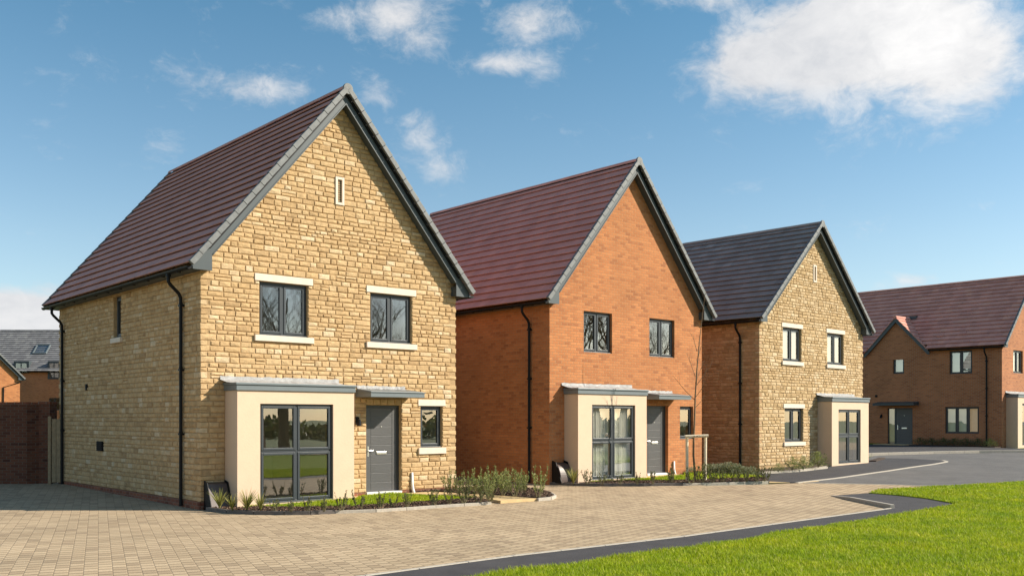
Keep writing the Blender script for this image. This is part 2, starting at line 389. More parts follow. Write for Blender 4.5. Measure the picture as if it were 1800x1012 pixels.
def one_stone(mb, fn, a0, a1, z0, z1, slot, jit):
    j = .0045; a0 += j + random.uniform(0, .003); a1 -= j + random.uniform(0, .003); z0 += j + random.uniform(0, .003); z1 -= j + random.uniform(0, .003)
    if a1 - a0 < .015 or z1 - z0 < .012: return
    i = min(.012, (z1 - z0) * .2, (a1 - a0) * .2); u = random.uniform
    base = u(0, jit)
    fr = [(a0 + i*u(.6,1.4), base + u(-.004, .004), z0 + i*u(.6,1.4)), (a1 - i*u(.6,1.4), base + u(-.004, .004), z0 + i*u(.6,1.4)),
          (a1 - i*u(.6,1.4), base + u(-.004, .004), z1 - i*u(.6,1.4)), (a0 + i*u(.6,1.4), base + u(-.004, .004), z1 - i*u(.6,1.4))]
    ce = ((a0 + a1) / 2 + u(-.25, .25) * (a1 - a0), base + u(.001, .012), (z0 + z1) / 2 + u(-.2, .2) * (z1 - z0))
    bk = [(a0, -.012, z0), (a1, -.012, z0), (a1, -.012, z1), (a0, -.012, z1)]; ba = [(x, -.14, z) for x, _, z in bk]
    mb.idx([fn(*p) for p in fr + [ce] + bk + ba], [(0,1,4),(1,2,4),(2,3,4),(3,0,4),(0,5,6,1),(1,6,7,2),(2,7,8,3),(3,8,5,0),(5,9,10,6),(6,10,11,7),(7,11,12,8),(8,12,9,5)], None, slot)

def make_rows(z0, z1, rng):
    rows, z = [], z0
    while z < z1:
        hgt = rng.choice([.08, .095, .105, .11, .12, .135]); rows.append((z, z + hgt)); z += hgt
    return rows

def wall(h, root, mat, stone):
    W, D = h['W'], h['D']; mb = MB()
    top = lambda u: h['top'](u) - .13
    outl = {'front': [(0, -.4), (W, -.4), (W, top(W)), (W/2, top(W/2)), (0, top(0))], 'left': [(0, -.4), (D, -.4), (D, top(0)), (0, top(0))]}
    outl['back'] = outl['front']; outl['right'] = outl['left']
    inset = .012 if stone else 0
    for w in ('front', 'left', 'back', 'right'):
        fn = plane(w, h); ops = h['open'].get(w, [])
        holes = [[(a, c), (b, c), (b, d), (a, d)] for a, b, c, d in ops]
        base = 1 if stone else 0
        o2 = [(x + (inset if (w in ('front', 'back') and x < W/2 - .01) or (w in ('left', 'right') and x < D/2) else -inset if not (w in ('front', 'back') and abs(x - W/2) < .01) else 0), z) for x, z in outl[w]]
        mb.sheet(o2, holes, lambda a, z: fn(a, -inset, z), .5, base)
        inner = [(min(max(x, .3), (W if w in ('front', 'back') else D) - .3), max(z, .1) if z < 1 else min(z, 4.85)) for x, z in (outl[w] if w in ('left', 'right') else [(0, -.4), (W, -.4), (W, 5), (0, 5)])]
        mb.sheet(inner, holes, lambda a, z: fn(a, -.3, z), .5, 2)
        for a, b, c, d in ops:
            for (p, q) in (((a, c), (b, c)), ((b, c), (b, d)), ((b, d), (a, d)), ((a, d), (a, c))):
                mb.face([fn(p[0], -inset, p[1]), fn(q[0], -inset, q[1]), fn(q[0], -.3, q[1]), fn(p[0], -.3, p[1])], .4, 0)
    mats = [mat, M['mortar'], M['plaster']] + ([h['side_mat']] if h.get('side_mat') else [])
    if stone:
        rng = random.Random(h['seed']); rows = make_rows(.16, h['Zr'], rng)
        for w in ('front', 'left', 'right', 'back'):
            if w in ('right', 'back') and not h.get('all'): continue
            fn = plane(w, h); rr = rows
            if w in ('left', 'right'): rr = [r for r in rows if r[1] < top(0) + .08]
            lim = (lambda z: (0, W) if z < top(0) else ((z - top(0)) / h['tan'], W - (z - top(0)) / h['tan'])) if w in ('front', 'back') else (lambda z: (0, D))
            n0 = len(mb.f)
            stone_skin(mb, fn, rr, lambda z, lim=lim: lim(z), h['block'].get(w, []), 0 if w in ('front', 'back') else 1, (True, True) if w != 'front' else (True, True), 3 if w == 'left' and h.get('side_mat') else 0)
            # above the eaves the gable has no quoins
    return mb.build('wall', mats, root, fix=False)

def roof(h, root, tm):
    W, D, e, o, p = h['W'], h['D'], h['e'], h['o'], h['p']; L = (W/2 + e) / math.cos(p); mb = MB()
    n = round(L / .302); gz = L / n; tw = .33; SD_ = (e + .02) / math.cos(p)
    for side in (0, 1):
        def T(s, y, k, side=side):
            u = -e + s * math.cos(p) - k * math.sin(p); z = h['Ze'] + s * math.sin(p) + k * math.cos(p)
            return ((W - u) if side else u, y, z)
        for c in range(n):
            s0, s1 = c * gz, min((c + 1) * gz + .05, L); y = -o + .02 - (tw / 2 if c % 2 else 0)
            while y < D + o:
                y0, y1 = max(y, -o + .02), min(y + tw - .004, D + o); y += tw
                if y1 - y0 < .03: continue
                if side == 0 and h.get('gap') and c < 4 and abs((y0 + y1) / 2 - 5.35) < (6.78 - h['Ze'] - (s0 + .1) * math.sin(p)) / 1.04 - .12: continue
                j, j2 = random.uniform(-.0015, .0015), random.uniform(-.0015, .0015)
                mb.idx([T(s0, y0, .016 + j), T(s0, y1, .016 + j2), T(s1, y1, -.035), T(s1, y0, -.035), T(s0, y0, .041 + j), T(s0, y1, .041 + j2), T(s1, y1, -.02), T(s1, y0, -.02)],
                       [(4,5,6,7),(0,1,5,4),(1,2,6,5),(2,3,7,6),(3,0,4,7),(0,1,2,3)])
        mb.idx([T(SD_, -o + .05, -.05), T(SD_, D + o - .03, -.05), T(L, D + o - .03, -.05), T(L, -o + .05, -.05), T(SD_, -o + .05, -.11), T(SD_, D + o - .03, -.11), T(L, D + o - .03, -.11), T(L, -o + .05, -.11)],
               [(0,1,2,3),(4,5,6,7),(0,1,5,4),(1,2,6,5),(2,3,7,6),(3,0,4,7)], .2, 1)
    rf = mb.build('roof', [tm, M['black']], root)
    # ridge caps
    mb = MB(); y = -o + .02; Zt = h['Zrt']
    while y < D + o:
        y1 = min(y + .445, D + o); N = 8; r0 = .115
        prof = [(W/2 + r0 * math.cos(math.pi * i / N), Zt - .06 + r0 * .95 * math.sin(math.pi * i / N) + random.uniform(-.002, .002)) for i in range(N + 1)]
        rr = random.random()
        mb.idx([(a, y, z) for a, z in prof] + [(a, y1, z) for a, z in prof], [(i, i + 1, N + 2 + i, N + 1 + i) for i in range(N)] , rr)
        y += .45
    mb.build('ridge_tiles', tm, rf, smooth=False)
    mb = MB(); mb.tube([(W/2, -o - .015, Zt - .05), (W/2, -o + .04, Zt - .05)], .125, 16); mb.build('ridge_end_cap', M['verge'], rf, bevel=.01)
    # dry verge caps, one to a course, on the front gable
    for side, (ya, yb) in ((0, (-o - .02, -o + .075)), (1, (-o - .02, -o + .075)), (0, (D + o - .075, D + o + .02))):
        mb = MB()
        def T(s, y, k, side=side):
            u = -e + s * math.cos(p) - k * math.sin(p); z = h['Ze'] + s * math.sin(p) + k * math.cos(p)
            return ((W - u) if side else u, y, z)
        for c in range(n):
            s0, s1 = c * gz - .012, min((c + 1) * gz - .02, L - .05)
            if True:
                mb.idx([T(s0, ya, -.062), T(s0, yb, -.062), T(s1, yb, -.07), T(s1, ya, -.07), T(s0, ya, .055), T(s0, yb, .055), T(s1, yb, .042), T(s1, ya, .042)],
                       [(4,5,6,7),(0,1,5,4),(1,2,6,5),(2,3,7,6),(3,0,4,7),(0,1,2,3)])
        mb.build('verge_caps', M['verge'], rf, bevel=.006)
    return rf

def boards(h, root):
    W, D, e, o = h['W'], h['D'], h['e'], h['o']; Ze, Zb = h['Ze'], h['Zb']; tn = h['tan']
    bw = .19 / math.cos(h['p'])
    for front in (True, False):
        mb = MB()
        y0, y1 = (-o + .10, -o + .13) if front else (D + o - .13, D + o - .10)
        low = lambda u: h['top'](u) - .085 - bw
        x3 = .155
        poly = [(-e + .05, Ze - .02), (-e + .05, Zb), (x3, Zb), (x3, low(x3)), (W/2, low(W/2)), (W/2, h['top'](W/2) - .085), (-e + .05, h['top'](-e + .05) - .085)]
        poly = poly[1:]
        for m_ in (0, 1):
            mb.prism([((W - a) if m_ else a, b) for a, b in poly], lambda a, b, k: (a, k, b), y0, y1, .5)
            # lower bead of the board
            pts = [(x3 + .02, low(x3 + .02)), (W/2, low(W/2)), (W/2, low(W/2) + .035), (x3 + .02, low(x3 + .02) + .035)]
            mb.prism([((W - a) if m_ else a, b) for a, b in pts], lambda a, b, k: (a, k, b), y0 - .014 if front else y1 + .002, y0 - .002 if front else y1 + .014, .5)
            # sloping soffit under the verge
            s0 = [(x3, low(x3) + .03), (W/2, low(W/2) + .03), (W/2, low(W/2) + .045), (x3, low(x3) + .045)]
            mb.prism([((W - a) if m_ else a, b) for a, b in s0], lambda a, b, k: (a, k, b), y1 if front else D, 0 if front else y0, .5)
            # box end behind the board
            q = [(-e + .052, Zb + .012), (x3 - .002, Zb + .012), (x3 - .002, Zb + .24), (-e + .052, Zb + .06)]
            if front: mb.prism([((W - a) if m_ else a, b) for a, b in q], lambda a, b, k: (a, k, b), y1, -.001, .5)
        mb.build('bargeboard', M['barge'], root)
    # eaves: fascia, soffit, gutter along both sides
    for s in ((0, 1)):
        X = (lambda a: W - a) if s else (lambda a: a)
        fn = lambda a, b, c: (X(a), b, c)
        for (ra, rb) in ([(-1, h['gap'][0]), (h['gap'][1], 99)] if s == 0 and h.get('gap') else [(-1, 99)]):
          mb = MB(); mb.mbox(fn, -e + .055, -e + .08, max(-o + .076, ra), min(D + o - .076, rb), Zb, Ze - .05, .5); mb.mbox(fn, -e + .081, -.001, max(.0, ra), min(D, rb), Zb + .004, Zb + .018, .5)
          fo = mb.build('eaves_fascia', M['barge'], root)
          mb = MB(); cx, cz, r0 = -e - .012, Ze - .065, .062; N = 8
          pr = [(cx + r0 * math.cos(math.pi + math.pi * i / N), cz + r0 * math.sin(math.pi + math.pi * i / N)) for i in range(N + 1)]
          pi_ = [(cx + (r0 - .006) * math.cos(math.pi + math.pi * i / N), cz + (r0 - .006) * math.sin(math.pi + math.pi * i / N)) for i in range(N + 1)]
          ya, yb = max(-o + .09, ra), min(D + o - .06, rb)
          mb.idx([fn(a, ya, z) for a, z in pr] + [fn(a, yb, z) for a, z in pr] + [fn(a, ya, z) for a, z in pi_] + [fn(a, yb, z) for a, z in pi_],
                 [(i, i+1, N+2+i, N+1+i) for i in range(N)] + [(2*N+2+i, 2*N+3+i, 3*N+4+i, 3*N+3+i) for i in range(N)] + [tuple(range(N + 1)), tuple(range(N + 1, 2 * N + 2))])
          y = max(.35, ra + .1)
          while y < min(D, rb - .1):
              mb.mbox(fn, cx - .012, -e + .054, y, y + .035, Ze - .135, Ze - .06, .5); y += .85
          mb.build('gutter', M['black'], root)

def downpipe(h, root, d, side='left', z0=.03):
    W, e = h['W'], h['e']; fn = plane(side, h); mb = MB(); ze = h['Ze']
    pts = [(d, e + .012, ze - .12), (d, e + .012, ze - .27), (d, e - .03, ze - .33), (d, .11, ze - .5), (d, .07, ze - .58), (d, .065, ze - .75), (d, .065, z0)]
    mb.tube([fn(*p) for p in pts], .036, 10)
    z = ze - .75
    mb.tube([fn(d, e + .012, ze - .1), fn(d, e + .012, ze - .17)], .05, 10)
    while z > .3:
        mb.mbox(fn, d - .05, d + .05, 0.005, .105, z - .02, z + .02); mb.tube([fn(d, .065, z + .02), fn(d, .065, z + .06)], .042, 10); z -= 1.35
    return mb.build('downpipe', M['black'], root, bevel=0)

def window(h, root, which, a0, a1, z0, z1, cols=2, rows=(1,), rec=.085, sill=None, lintel=None, off=0, sash=True, grid=None):
    "frame with casements; the panes, sill and lintel are its sub-parts"
    base = plane(which, h); fn = lambda a, n, z: base(a, n + off, z)
    fw, sw, fd = .045, .05, .07; mb = MB(); gl = MB()
    n0, n1 = -rec - fd, -rec
    mb.mbox(fn, a0, a0 + fw, n0, n1, z0, z1); mb.mbox(fn, a1 - fw, a1, n0, n1, z0, z1)
    mb.mbox(fn, a0 + fw, a1 - fw, n0, n1, z0, z0 + fw); mb.mbox(fn, a0 + fw, a1 - fw, n0, n1, z1 - fw, z1)
    tot = sum(rows); zs = [z0 + fw / 2]
    for r_ in rows: zs.append(zs[-1] + (z1 - z0 - fw) * r_ / tot)
    us = [a0 + fw / 2 + (a1 - a0 - fw) * i / cols for i in range(cols + 1)]
    for i in range(1, cols): mb.mbox(fn, us[i] - .028, us[i] + .028, n0, n1 - .001, z0 + fw, z1 - fw)
    for j in range(1, len(zs) - 1):
        for i in range(cols): mb.mbox(fn, us[i] + .028, us[i+1] - .028, n0, n1 - .003, zs[j] - .028, zs[j] + .028)
    for i in range(cols):
        for j in range(len(zs) - 1):
            x0, x1, y0, y1 = us[i] + .026, us[i+1] - .026, zs[j] + .026, zs[j+1] - .026
            m0, m1 = n0 + .006, n1 + .012
            mb.mbox(fn, x0, x0 + sw, m0, m1, y0, y1); mb.mbox(fn, x1 - sw, x1, m0, m1, y0, y1)
            mb.mbox(fn, x0 + sw, x1 - sw, m0, m1, y0, y0 + sw); mb.mbox(fn, x0 + sw, x1 - sw, m0, m1, y1 - sw, y1)
            gl.face([fn(x0 + sw - .004, n1 - .02, y0 + sw - .004), fn(x1 - sw + .004, n1 - .02, y0 + sw - .004), fn(x1 - sw + .004, n1 - .02, y1 - sw + .004), fn(x0 + sw - .004, n1 - .02, y1 - sw + .004)])
    mb.mbox(fn, a0 + .002, a1 - .002, n1 - .002, -rec + .055, z0 - .004, z0 + .022)
    w = mb.build('window', M['frame'], root, bevel=.005)
    gl.build('pane', M['glass'], w, fix=False)
    if sill: mb = MB(); mb.mbox(fn, a0 - sill[0], a1 + sill[0], -.08, .055, z0 - sill[1] - .006, z0 - .006); mb.build('sill', M['sill'], w, bevel=.008)
    if lintel: mb = MB(); mb.mbox(fn, a0 - lintel[0], a1 + lintel[0], -.1, .022, z1 + .004, z1 + lintel[1]); mb.build('lintel', M['sill'], w, bevel=.006)
    return w

def door(h, root, which, a0, a1, z0, z1, rec=.11, hinge=1, side_light=None):
    fn = plane(which, h); mb = MB(); fw = .055; n0, n1 = -rec - .07, -rec
    mb.mbox(fn, a0, a0 + fw, n0, n1, z0, z1); mb.mbox(fn, a1 - fw, a1, n0, n1, z0, z1); mb.mbox(fn, a0 + fw, a1 - fw, n0, n1, z1 - fw, z1)
    if side_light:
        b0, b1 = side_light; mb.mbox(fn, b0, b0 + .04, n0, n1, z0, z1); mb.mbox(fn, b1 - .04, b1, n0, n1, z0, z1); mb.mbox(fn, b0 + .04, b1 - .04, n0, n1, z1 - .05, z1); mb.mbox(fn, b0 + .04, b1 - .04, n0, n1, z0, z0 + .05)
    fr = mb.build('door_frame', M['frame'], root, bevel=.004)
    if side_light:
        mb = MB(); b0, b1 = side_light; mb.face([fn(b0 + .04, n1 - .03, z0 + .05), fn(b1 - .04, n1 - .03, z0 + .05), fn(b1 - .04, n1 - .03, z1 - .05), fn(b0 + .04, n1 - .03, z1 - .05)]); mb.build('pane', M['glass'], fr, fix=False)
        mb = MB(); mb.mbox(fn, b0 + .03, b1 - .03, n1 - .12, n1 - .11, z0 + .05, z1 - .05); mb.build('blind_or_reflection', M['blind_or_reflection'], fr)
    mb = MB(); x0, x1 = a0 + fw + .004, a1 - fw - .004; y0, y1 = z0 + .03, z1 - fw - .004; d0, d1 = n0 + .012, n1 - .018
    mb.mbox(fn, x0, x1, d0, d1, y0, y1)
    st = .13
    for (p, q, r_, s) in ((x0, x0 + st, y0, y1), (x1 - st, x1, y0, y1)): mb.mbox(fn, p, q, d1 - .002, d1 + .006, r_, s)
    k = 9
    for i in range(k):
        ya, yb = y0 + (y1 - y0) * i / k + .006, y0 + (y1 - y0) * (i + 1) / k - .006
        mb.mbox(fn, x0 + st + .008, x1 - st - .008, d1 - .002, d1 + .004, ya, yb)
    dr = mb.build('door', M['door'], root, bevel=.003)
    mb = MB(); zc = z0 + (z1 - z0) * .455; xm = (x0 + x1) / 2
    mb.mbox(fn, xm - .14, xm + .14, d1 + .004, d1 + .02, zc - .035, zc + .035); mb.build('letterbox', M['chrome'], dr, bevel=.006)
    mb = MB(); xh = x0 + .06 if hinge > 0 else x1 - .06; s = 1 if hinge > 0 else -1
    mb.mbox(fn, xh - .018, xh + .018, d1 + .006, d1 + .014, zc - .08, zc + .16); mb.tube([fn(xh, d1 + .01, zc + .06), fn(xh, d1 + .05, zc + .06), fn(xh + s * .12, d1 + .05, zc + .06)], .01, 8); mb.build('handle', M['chrome'], dr)
    mb = MB(); mb.tube([fn(xm, d1, z0 + 1.55), fn(xm, d1 + .012, z0 + 1.55)], .016, 10); mb.build('spyhole', M['chrome'], dr)
    mb = MB(); b1 = side_light[1] if side_light else a1
    mb.mbox(fn, a0 - .0, b1 + .0, -rec - .06, .03, z0 - .09, z0 + .028); mb.build('threshold', M['white'], dr, bevel=.006)
    return dr

def flashing(fn, a0, a1, n0, n1, z0, z1, zu, seed, root, parent_name='lead_flashing'):
    "dressed lead from the bay roof up the wall, with creases"
    rng = random.Random(seed); mb = MB(); N = 28
    prof = [(n1, z0 - .0), (n1 - .03, z0 + .004), (.025, z1), (.018, zu)]
    pts = []
    for i in range(N + 1):
        a = a0 + (a1 - a0) * i / N
        for j, (n, z) in enumerate(prof):
            w = .012 if j > 0 else .004
            pts.append(fn(a, n + rng.uniform(-.004, .006) * (j > 0), z + rng.uniform(-w, w)))
    k = len(prof)
    mb.idx(pts, [(i*k+j, (i+1)*k+j, (i+1)*k+j+1, i*k+j+1) for i in range(N) for j in range(k - 1)])
    return mb.build('lead_flashing', M['lead'], root, smooth=False)

def bay(h, root, u0, u1, p, win, ztop=2.44, curtain=False):
    "rendered box window with a flat roof"
    fn = plane('front', h); mb = MB(); w0, w1, wz0, wz1 = win; t_ = .13
    hole = [(w0, wz0), (w1, wz0), (w1, wz1), (w0, wz1)]
    sq = lambda a, b, c, d: [(a, c), (b, c), (b, d), (a, d)]
    mb.sheet(sq(u0, u1, -.4, ztop), [hole], lambda a, z: fn(a, p, z), .5); mb.sheet(sq(u0 + t_, u1 - t_, .08, ztop - .06), [hole], lambda a, z: fn(a, p - t_, z), .5, 1)
    for (q, s) in (((w0, wz0), (w1, wz0)), ((w1, wz0), (w1, wz1)), ((w1, wz1), (w0, wz1)), ((w0, wz1), (w0, wz0))):
        mb.face([fn(q[0], p, q[1]), fn(s[0], p, s[1]), fn(s[0], p - t_, s[1]), fn(q[0], p - t_, q[1])], .5)
    for a in (u0, u1): mb.face([fn(a, p, -.4), fn(a, -.012, -.4), fn(a, -.012, ztop), fn(a, p, ztop)], .5)
    for a in (u0 + t_, u1 - t_): mb.face([fn(a, p - t_, .08), fn(a, -.3, .08), fn(a, -.3, ztop - .06), fn(a, p - t_, ztop - .06)], .5, 1)
    mb.face([fn(u0 + t_, p - t_, ztop - .06), fn(u1 - t_, p - t_, ztop - .06), fn(u1 - t_, -.3, ztop - .06), fn(u0 + t_, -.3, ztop - .06)], .5, 1)
    mb.face([fn(u0 + t_, p - t_, .1), fn(u1 - t_, p - t_, .1), fn(u1 - t_, -.3, .1), fn(u0 + t_, -.3, .1)], .5, 1)
    mb.face([fn(u0, p, ztop), fn(u1, p, ztop), fn(u1, 0, ztop), fn(u0, 0, ztop)], .5)
    b = mb.build('bay', [M['render'], M['plaster']], root, fix=False)
    mb = MB()
    mb.mbox(fn, u0 - .035, u1 + .02, -.001, p + .035, ztop + .003, ztop + .115); mb.mbox(fn, u0 - .055, u1 + .03, -.001, p + .06, ztop + .117, ztop + .165)
    br = mb.build('bay_roof', M['fascia'], b, bevel=.008)
    flashing(fn, u0 - .12, u1 - .06, 0, p * .55, ztop + .175, ztop + .235, ztop + .31, int(u0 * 100), b)
    window(h, b, 'front', w0, w1, wz0, wz1, 2, (1.0, .93), off=p, rec=.06)
    if curtain:
        mb = MB(); N = 120; pts = []
        for i in range(N + 1):
            a = w0 + .02 + (w1 - w0 - .04) * i / N; n = p - t_ - .06 + .03 * math.sin(i * .95) + .012 * math.sin(i * .37)
            for z in (wz0 + .03, wz1 - .02): pts.append(fn(a, n, z))
        mb.idx(pts, [(2*i, 2*i+2, 2*i+3, 2*i+1) for i in range(N)], .5); mb.build('curtain', M['curtain'], b, smooth=True)
    return b

def canopy(h, root, which, a0, a1, q, z0, flash=True, mat='fascia'):
    fn = plane(which, h); mb = MB()
    mb.mbox(fn, a0, a1, .002, q, z0, z0 + .10); mb.mbox(fn, a0 - .015, a1 + .015, .002, q + .02, z0 + .102, z0 + .122)
    poly = [(.002, z0 + .123), (q - .03, z0 + .123), (q - .03, z0 + .128), (.002, z0 + .20)]
    mb.prism(poly, lambda n, z, a: fn(a, n, z), a0 + .02, a1 - .02)
    c = mb.build('door_canopy', M[mat], root, bevel=.006)
    if flash: flashing(fn, a0 + .03, a1 - .12, 0, .1, z0 + .19, z0 + .215, z0 + .27, int(a0 * 99), c)
    return c

def wall_light(h, root, which, a, z):
    fn = plane(which, h); mb = MB()
    mb.mbox(fn, a - .035, a + .035, .005, .03, z - .09, z + .09); mb.tube([fn(a, .03, z + .05), fn(a, .1, z + .06), fn(a, .11, z + .02)], .012, 8)
    mb.tube([fn(a, .11, z + .03), fn(a, .11, z - .12)], [.035, .055], 10); return mb.build('wall_light', M['black'], root)
def vent(h, root, which, a0, a1, z0, z1):
    fn = plane(which, h); mb = MB(); mb.mbox(fn, a0, a1, -.01, .035, z0, z1)
    k = 5
    for i in range(k): mb.mbox(fn, a0 + .02, a1 - .02, .035, .05, z0 + (z1 - z0) * (i + .2) / k, z0 + (z1 - z0) * (i + .75) / k)
    return mb.build('wall_vent', M['black'], root)
def rooms(h, root):
    W, D = h['W'], h['D']; mb = MB()
    mb.box(.31, W - .31, .31, D - .31, .02, .1); mb.box(.31, W - .31, .31, D - .31, 2.46, 2.7); mb.box(.31, W - .31, .31, D - .31, 4.86, 4.95)
    mb.box(.31, W - .31, 3.9, 4.0, .1, 2.46); mb.box(.31, W - .31, 3.4, 3.5, 2.7, 4.86); mb.box(3.62, 3.72, .31, 3.9, .1, 2.46); mb.box(3.3, 3.4, .31, 3.4, 2.7, 4.86)
    return mb.build('interior', M['plaster'], root)
def plinth(h, root, ws, top=.165, gaps={}):
    for w in ws:
        fn = plane(w, h); L = h['W'] if w in ('front', 'back') else h['D']
        x = 0
        for a, b in gaps.get(w, []) + [(L, L)]:
            if a > x:
                mb = MB(); mb.mbox(fn, x - (.02 if x == 0 else 0), a + (.02 if a == L and w == 'front' else 0), -.05, .02 if w != 'front' else .021, -.4, top); mb.build('plinth', M['plinth'], root)
            x = b
def house(name, label, cfg, loc, ang, mat, stone, tm):
    h = house_frame(cfg); root = thing(name, label, 'house', loc, R(ang)); h['root'] = root
    wall(h, root, mat, stone); roof(h, root, tm); boards(h, root)
    return h, root
def slit(h, root, u, z0, z1):
    fn = plane('front', h); mb = MB(); a0, a1 = u - .115, u + .115; m_ = .06
    mb.mbox(fn, a0, a0 + m_, -.05, .026, z0, z1); mb.mbox(fn, a1 - m_, a1, -.05, .026, z0, z1); mb.mbox(fn, a0 + m_, a1 - m_, -.05, .026, z0, z0 + m_); mb.mbox(fn, a0 + m_, a1 - m_, -.05, .026, z1 - m_, z1)
    s = mb.build('slit_surround', M['sill'], root, bevel=.006)
    mb = MB(); mb.mbox(fn, a0 + m_, a1 - m_, -.045, -.03, z0 + m_, z1 - m_)
    for i in range(10): mb.mbox(fn, a0 + m_, a1 - m_, -.03, -.012, z0 + m_ + (z1 - z0 - 2*m_) * (i + .1) / 10, z0 + m_ + (z1 - z0 - 2*m_) * (i + .6) / 10)
    mb.build('louvre', M['frame'], s)
def duct(h, root, u, z1=.58):
    fn = plane('front', h); mb = MB(); mb.tube([fn(u, .03, z1), fn(u, .035, z1 * .5), fn(u + .01, .05, z1 * .3), fn(u + .03, .11, -.02)], [.03, .034, .036, .045], 10); return mb.build('cable_duct', M['white'], root, smooth=True)

def blk(o, sill=0, lint=0, m=.0):
    a, b, c, d = o; r_ = [(a, b, c, d)]
    if sill: r_.append((a - sill, b + sill, c - .15, c))
    if lint: r_.append((a - lint, b + lint, d, d + .165))
    return r_
WL, WR, W3 = (1.31, 2.47, 3.655, 4.80), (4.095, 5.265, 3.645, 4.79), (5.525, 6.175, 1.165, 2.17)
DR = (3.985, 4.965, .13, 2.18); BAY = (.535, 3.30)
SW = (4.58, 5.1, 3.82, 4.82)
# --- stone house nearest the camera
cfg = dict(W=6.6, D=9.43, Ze=4.99, Zr=9.36, Zb=4.877, seed=3, all=False,
    open={'front': [WL, WR, W3, DR, (.75, 3.08, .1, 2.35)], 'left': [SW]},
    block={'front': blk(WL, .125, .115) + blk(WR, .125, .115) + blk(W3, .085, .085) + [(3.985, 4.965, -.2, 2.18), (3.985, 4.965, 2.18, 2.33), (BAY[0], BAY[1], -.2, 2.46), (3.07, 3.47, 6.66, 7.36)], 'left': blk(SW, .08) })
cfg['block']['front'][-1] = (3.155, 3.385, 6.69, 7.325)
h1, r1 = house('detached_house', 'golden stone house with plum tiled roof nearest the camera on the left', cfg, (-6.371, 19.942, 0), 41.06, M['stone'], True, M['tile'])
plinth(h1, r1, ['front', 'left'], gaps={'front': [(BAY[0], BAY[1]), (3.985, 4.965)]})
for w in (WL, WR): window(h1, r1, 'front', *w, sill=(.125, .13), lintel=(.115, .155))
window(h1, r1, 'front', *W3, cols=1, sill=(.085, .15), lintel=(.085, .155))
window(h1, r1, 'left', *SW, cols=1, sill=(.08, .12))
door(h1, r1, 'front', *DR)
bay(h1, r1, BAY[0], BAY[1], .57, (1.04, 2.77, .10, 2.175)); canopy(h1, r1, 'front', 3.69, 5.17, .65, 2.355)
# soldier course over the door
mb = MB(); fn = plane('front', h1)
for i in range(5):
    a = 3.985 + .196 * i; one_stone(mb, fn, a, a + .196, 2.185, 2.33, 0, .01)
mb.build('door_lintel', M['stone'], r1, fix=False)
slit(h1, r1, 3.27, 6.692, 7.325); wall_light(h1, r1, 'front', 3.72, 1.82); duct(h1, r1, 5.25)
downpipe(h1, r1, .84); downpipe(h1, r1, 8.93); vent(h1, r1, 'left', 5.81, 6.22, 1.06, 1.30); vent(h1, r1, 'left', 7.0, 7.1, 2.6, 2.76); rooms(h1, r1)

# --- orange brick house in the middle
cfg = dict(W=6.6, D=9.43, Ze=4.99, Zr=9.36, Zb=4.877, seed=5, open={'front': [WL, WR, W3, DR, (.75, 3.12, .1, 2.35)]}, block={})
h2, r2 = house('detached_house', 'orange brick house with plum tiled roof between the two stone houses', cfg, (1.014, 26.355, .073), 41.29, M['brick'], False, M['tile'])
for w in (WL, WR): window(h2, r2, 'front', *w)
window(h2, r2, 'front', *W3, cols=1); door(h2, r2, 'front', *DR)
bay(h2, r2, .56, 3.36, .53, (1.10, 2.87, .11, 2.175), ztop=2.46, curtain=True); canopy(h2, r2, 'front', 3.78, 5.25, .65, 2.36)
fn = plane('front', h2)
duct(h2, r2, 5.2, .5); downpipe(h2, r2, .75); downpipe(h2, r2, 8.9); rooms(h2, r2)

# --- pale stone house with grey tiles
WL3, WR3, WG3 = (1.47, 2.66, 3.675, 4.815), (4.47, 5.655, 3.675, 4.80), (1.58, 2.78, .93, 2.075)
cfg = dict(side_mat=M['stone_brown'], W=7.157, D=9.43, Ze=4.99, Zr=8.65, Zb=4.877, seed=9, open={'front': [WL3, WR3, WG3, (3.98, 6.3, .1, 2.2)]},
    block={'front': blk(WL3, .1, .09) + blk(WR3, .1, .09) + blk(WG3, .1, .06) + [(3.79, 6.52, -.2, 2.36), (3.46, 3.69, 6.52, 7.13)]})
h3, r3 = house('detached_house', 'pale stone house with a slate grey tiled roof, third in the row', cfg, (8.087, 31.92, .146), 43.7, M['stone_pale'], True, M['tile_grey'])
for w in (WL3, WR3, WG3): window(h3, r3, 'front', *w, sill=(.1, .13), lintel=(.09, .15))
fn = plane('front', h3)
for w in (WL3, WR3):
    mb = MB(); mb.mbox(fn, w[0] + .05, w[1] - .05, -.138, -.13, w[2] + .05, w[3] - .05); mb.build('blind_or_reflection', M['blind_or_reflection'], r3)  # panel added behind the glass; its peach paints in a sunlit building's reflection
bay(h3, r3, 3.79, 6.52, .54, (4.26, 5.9, .13, 2.05), ztop=2.32); slit(h3, r3, 3.575, 6.52, 7.13)
downpipe(h3, r3, .69); rooms(h3, r3)

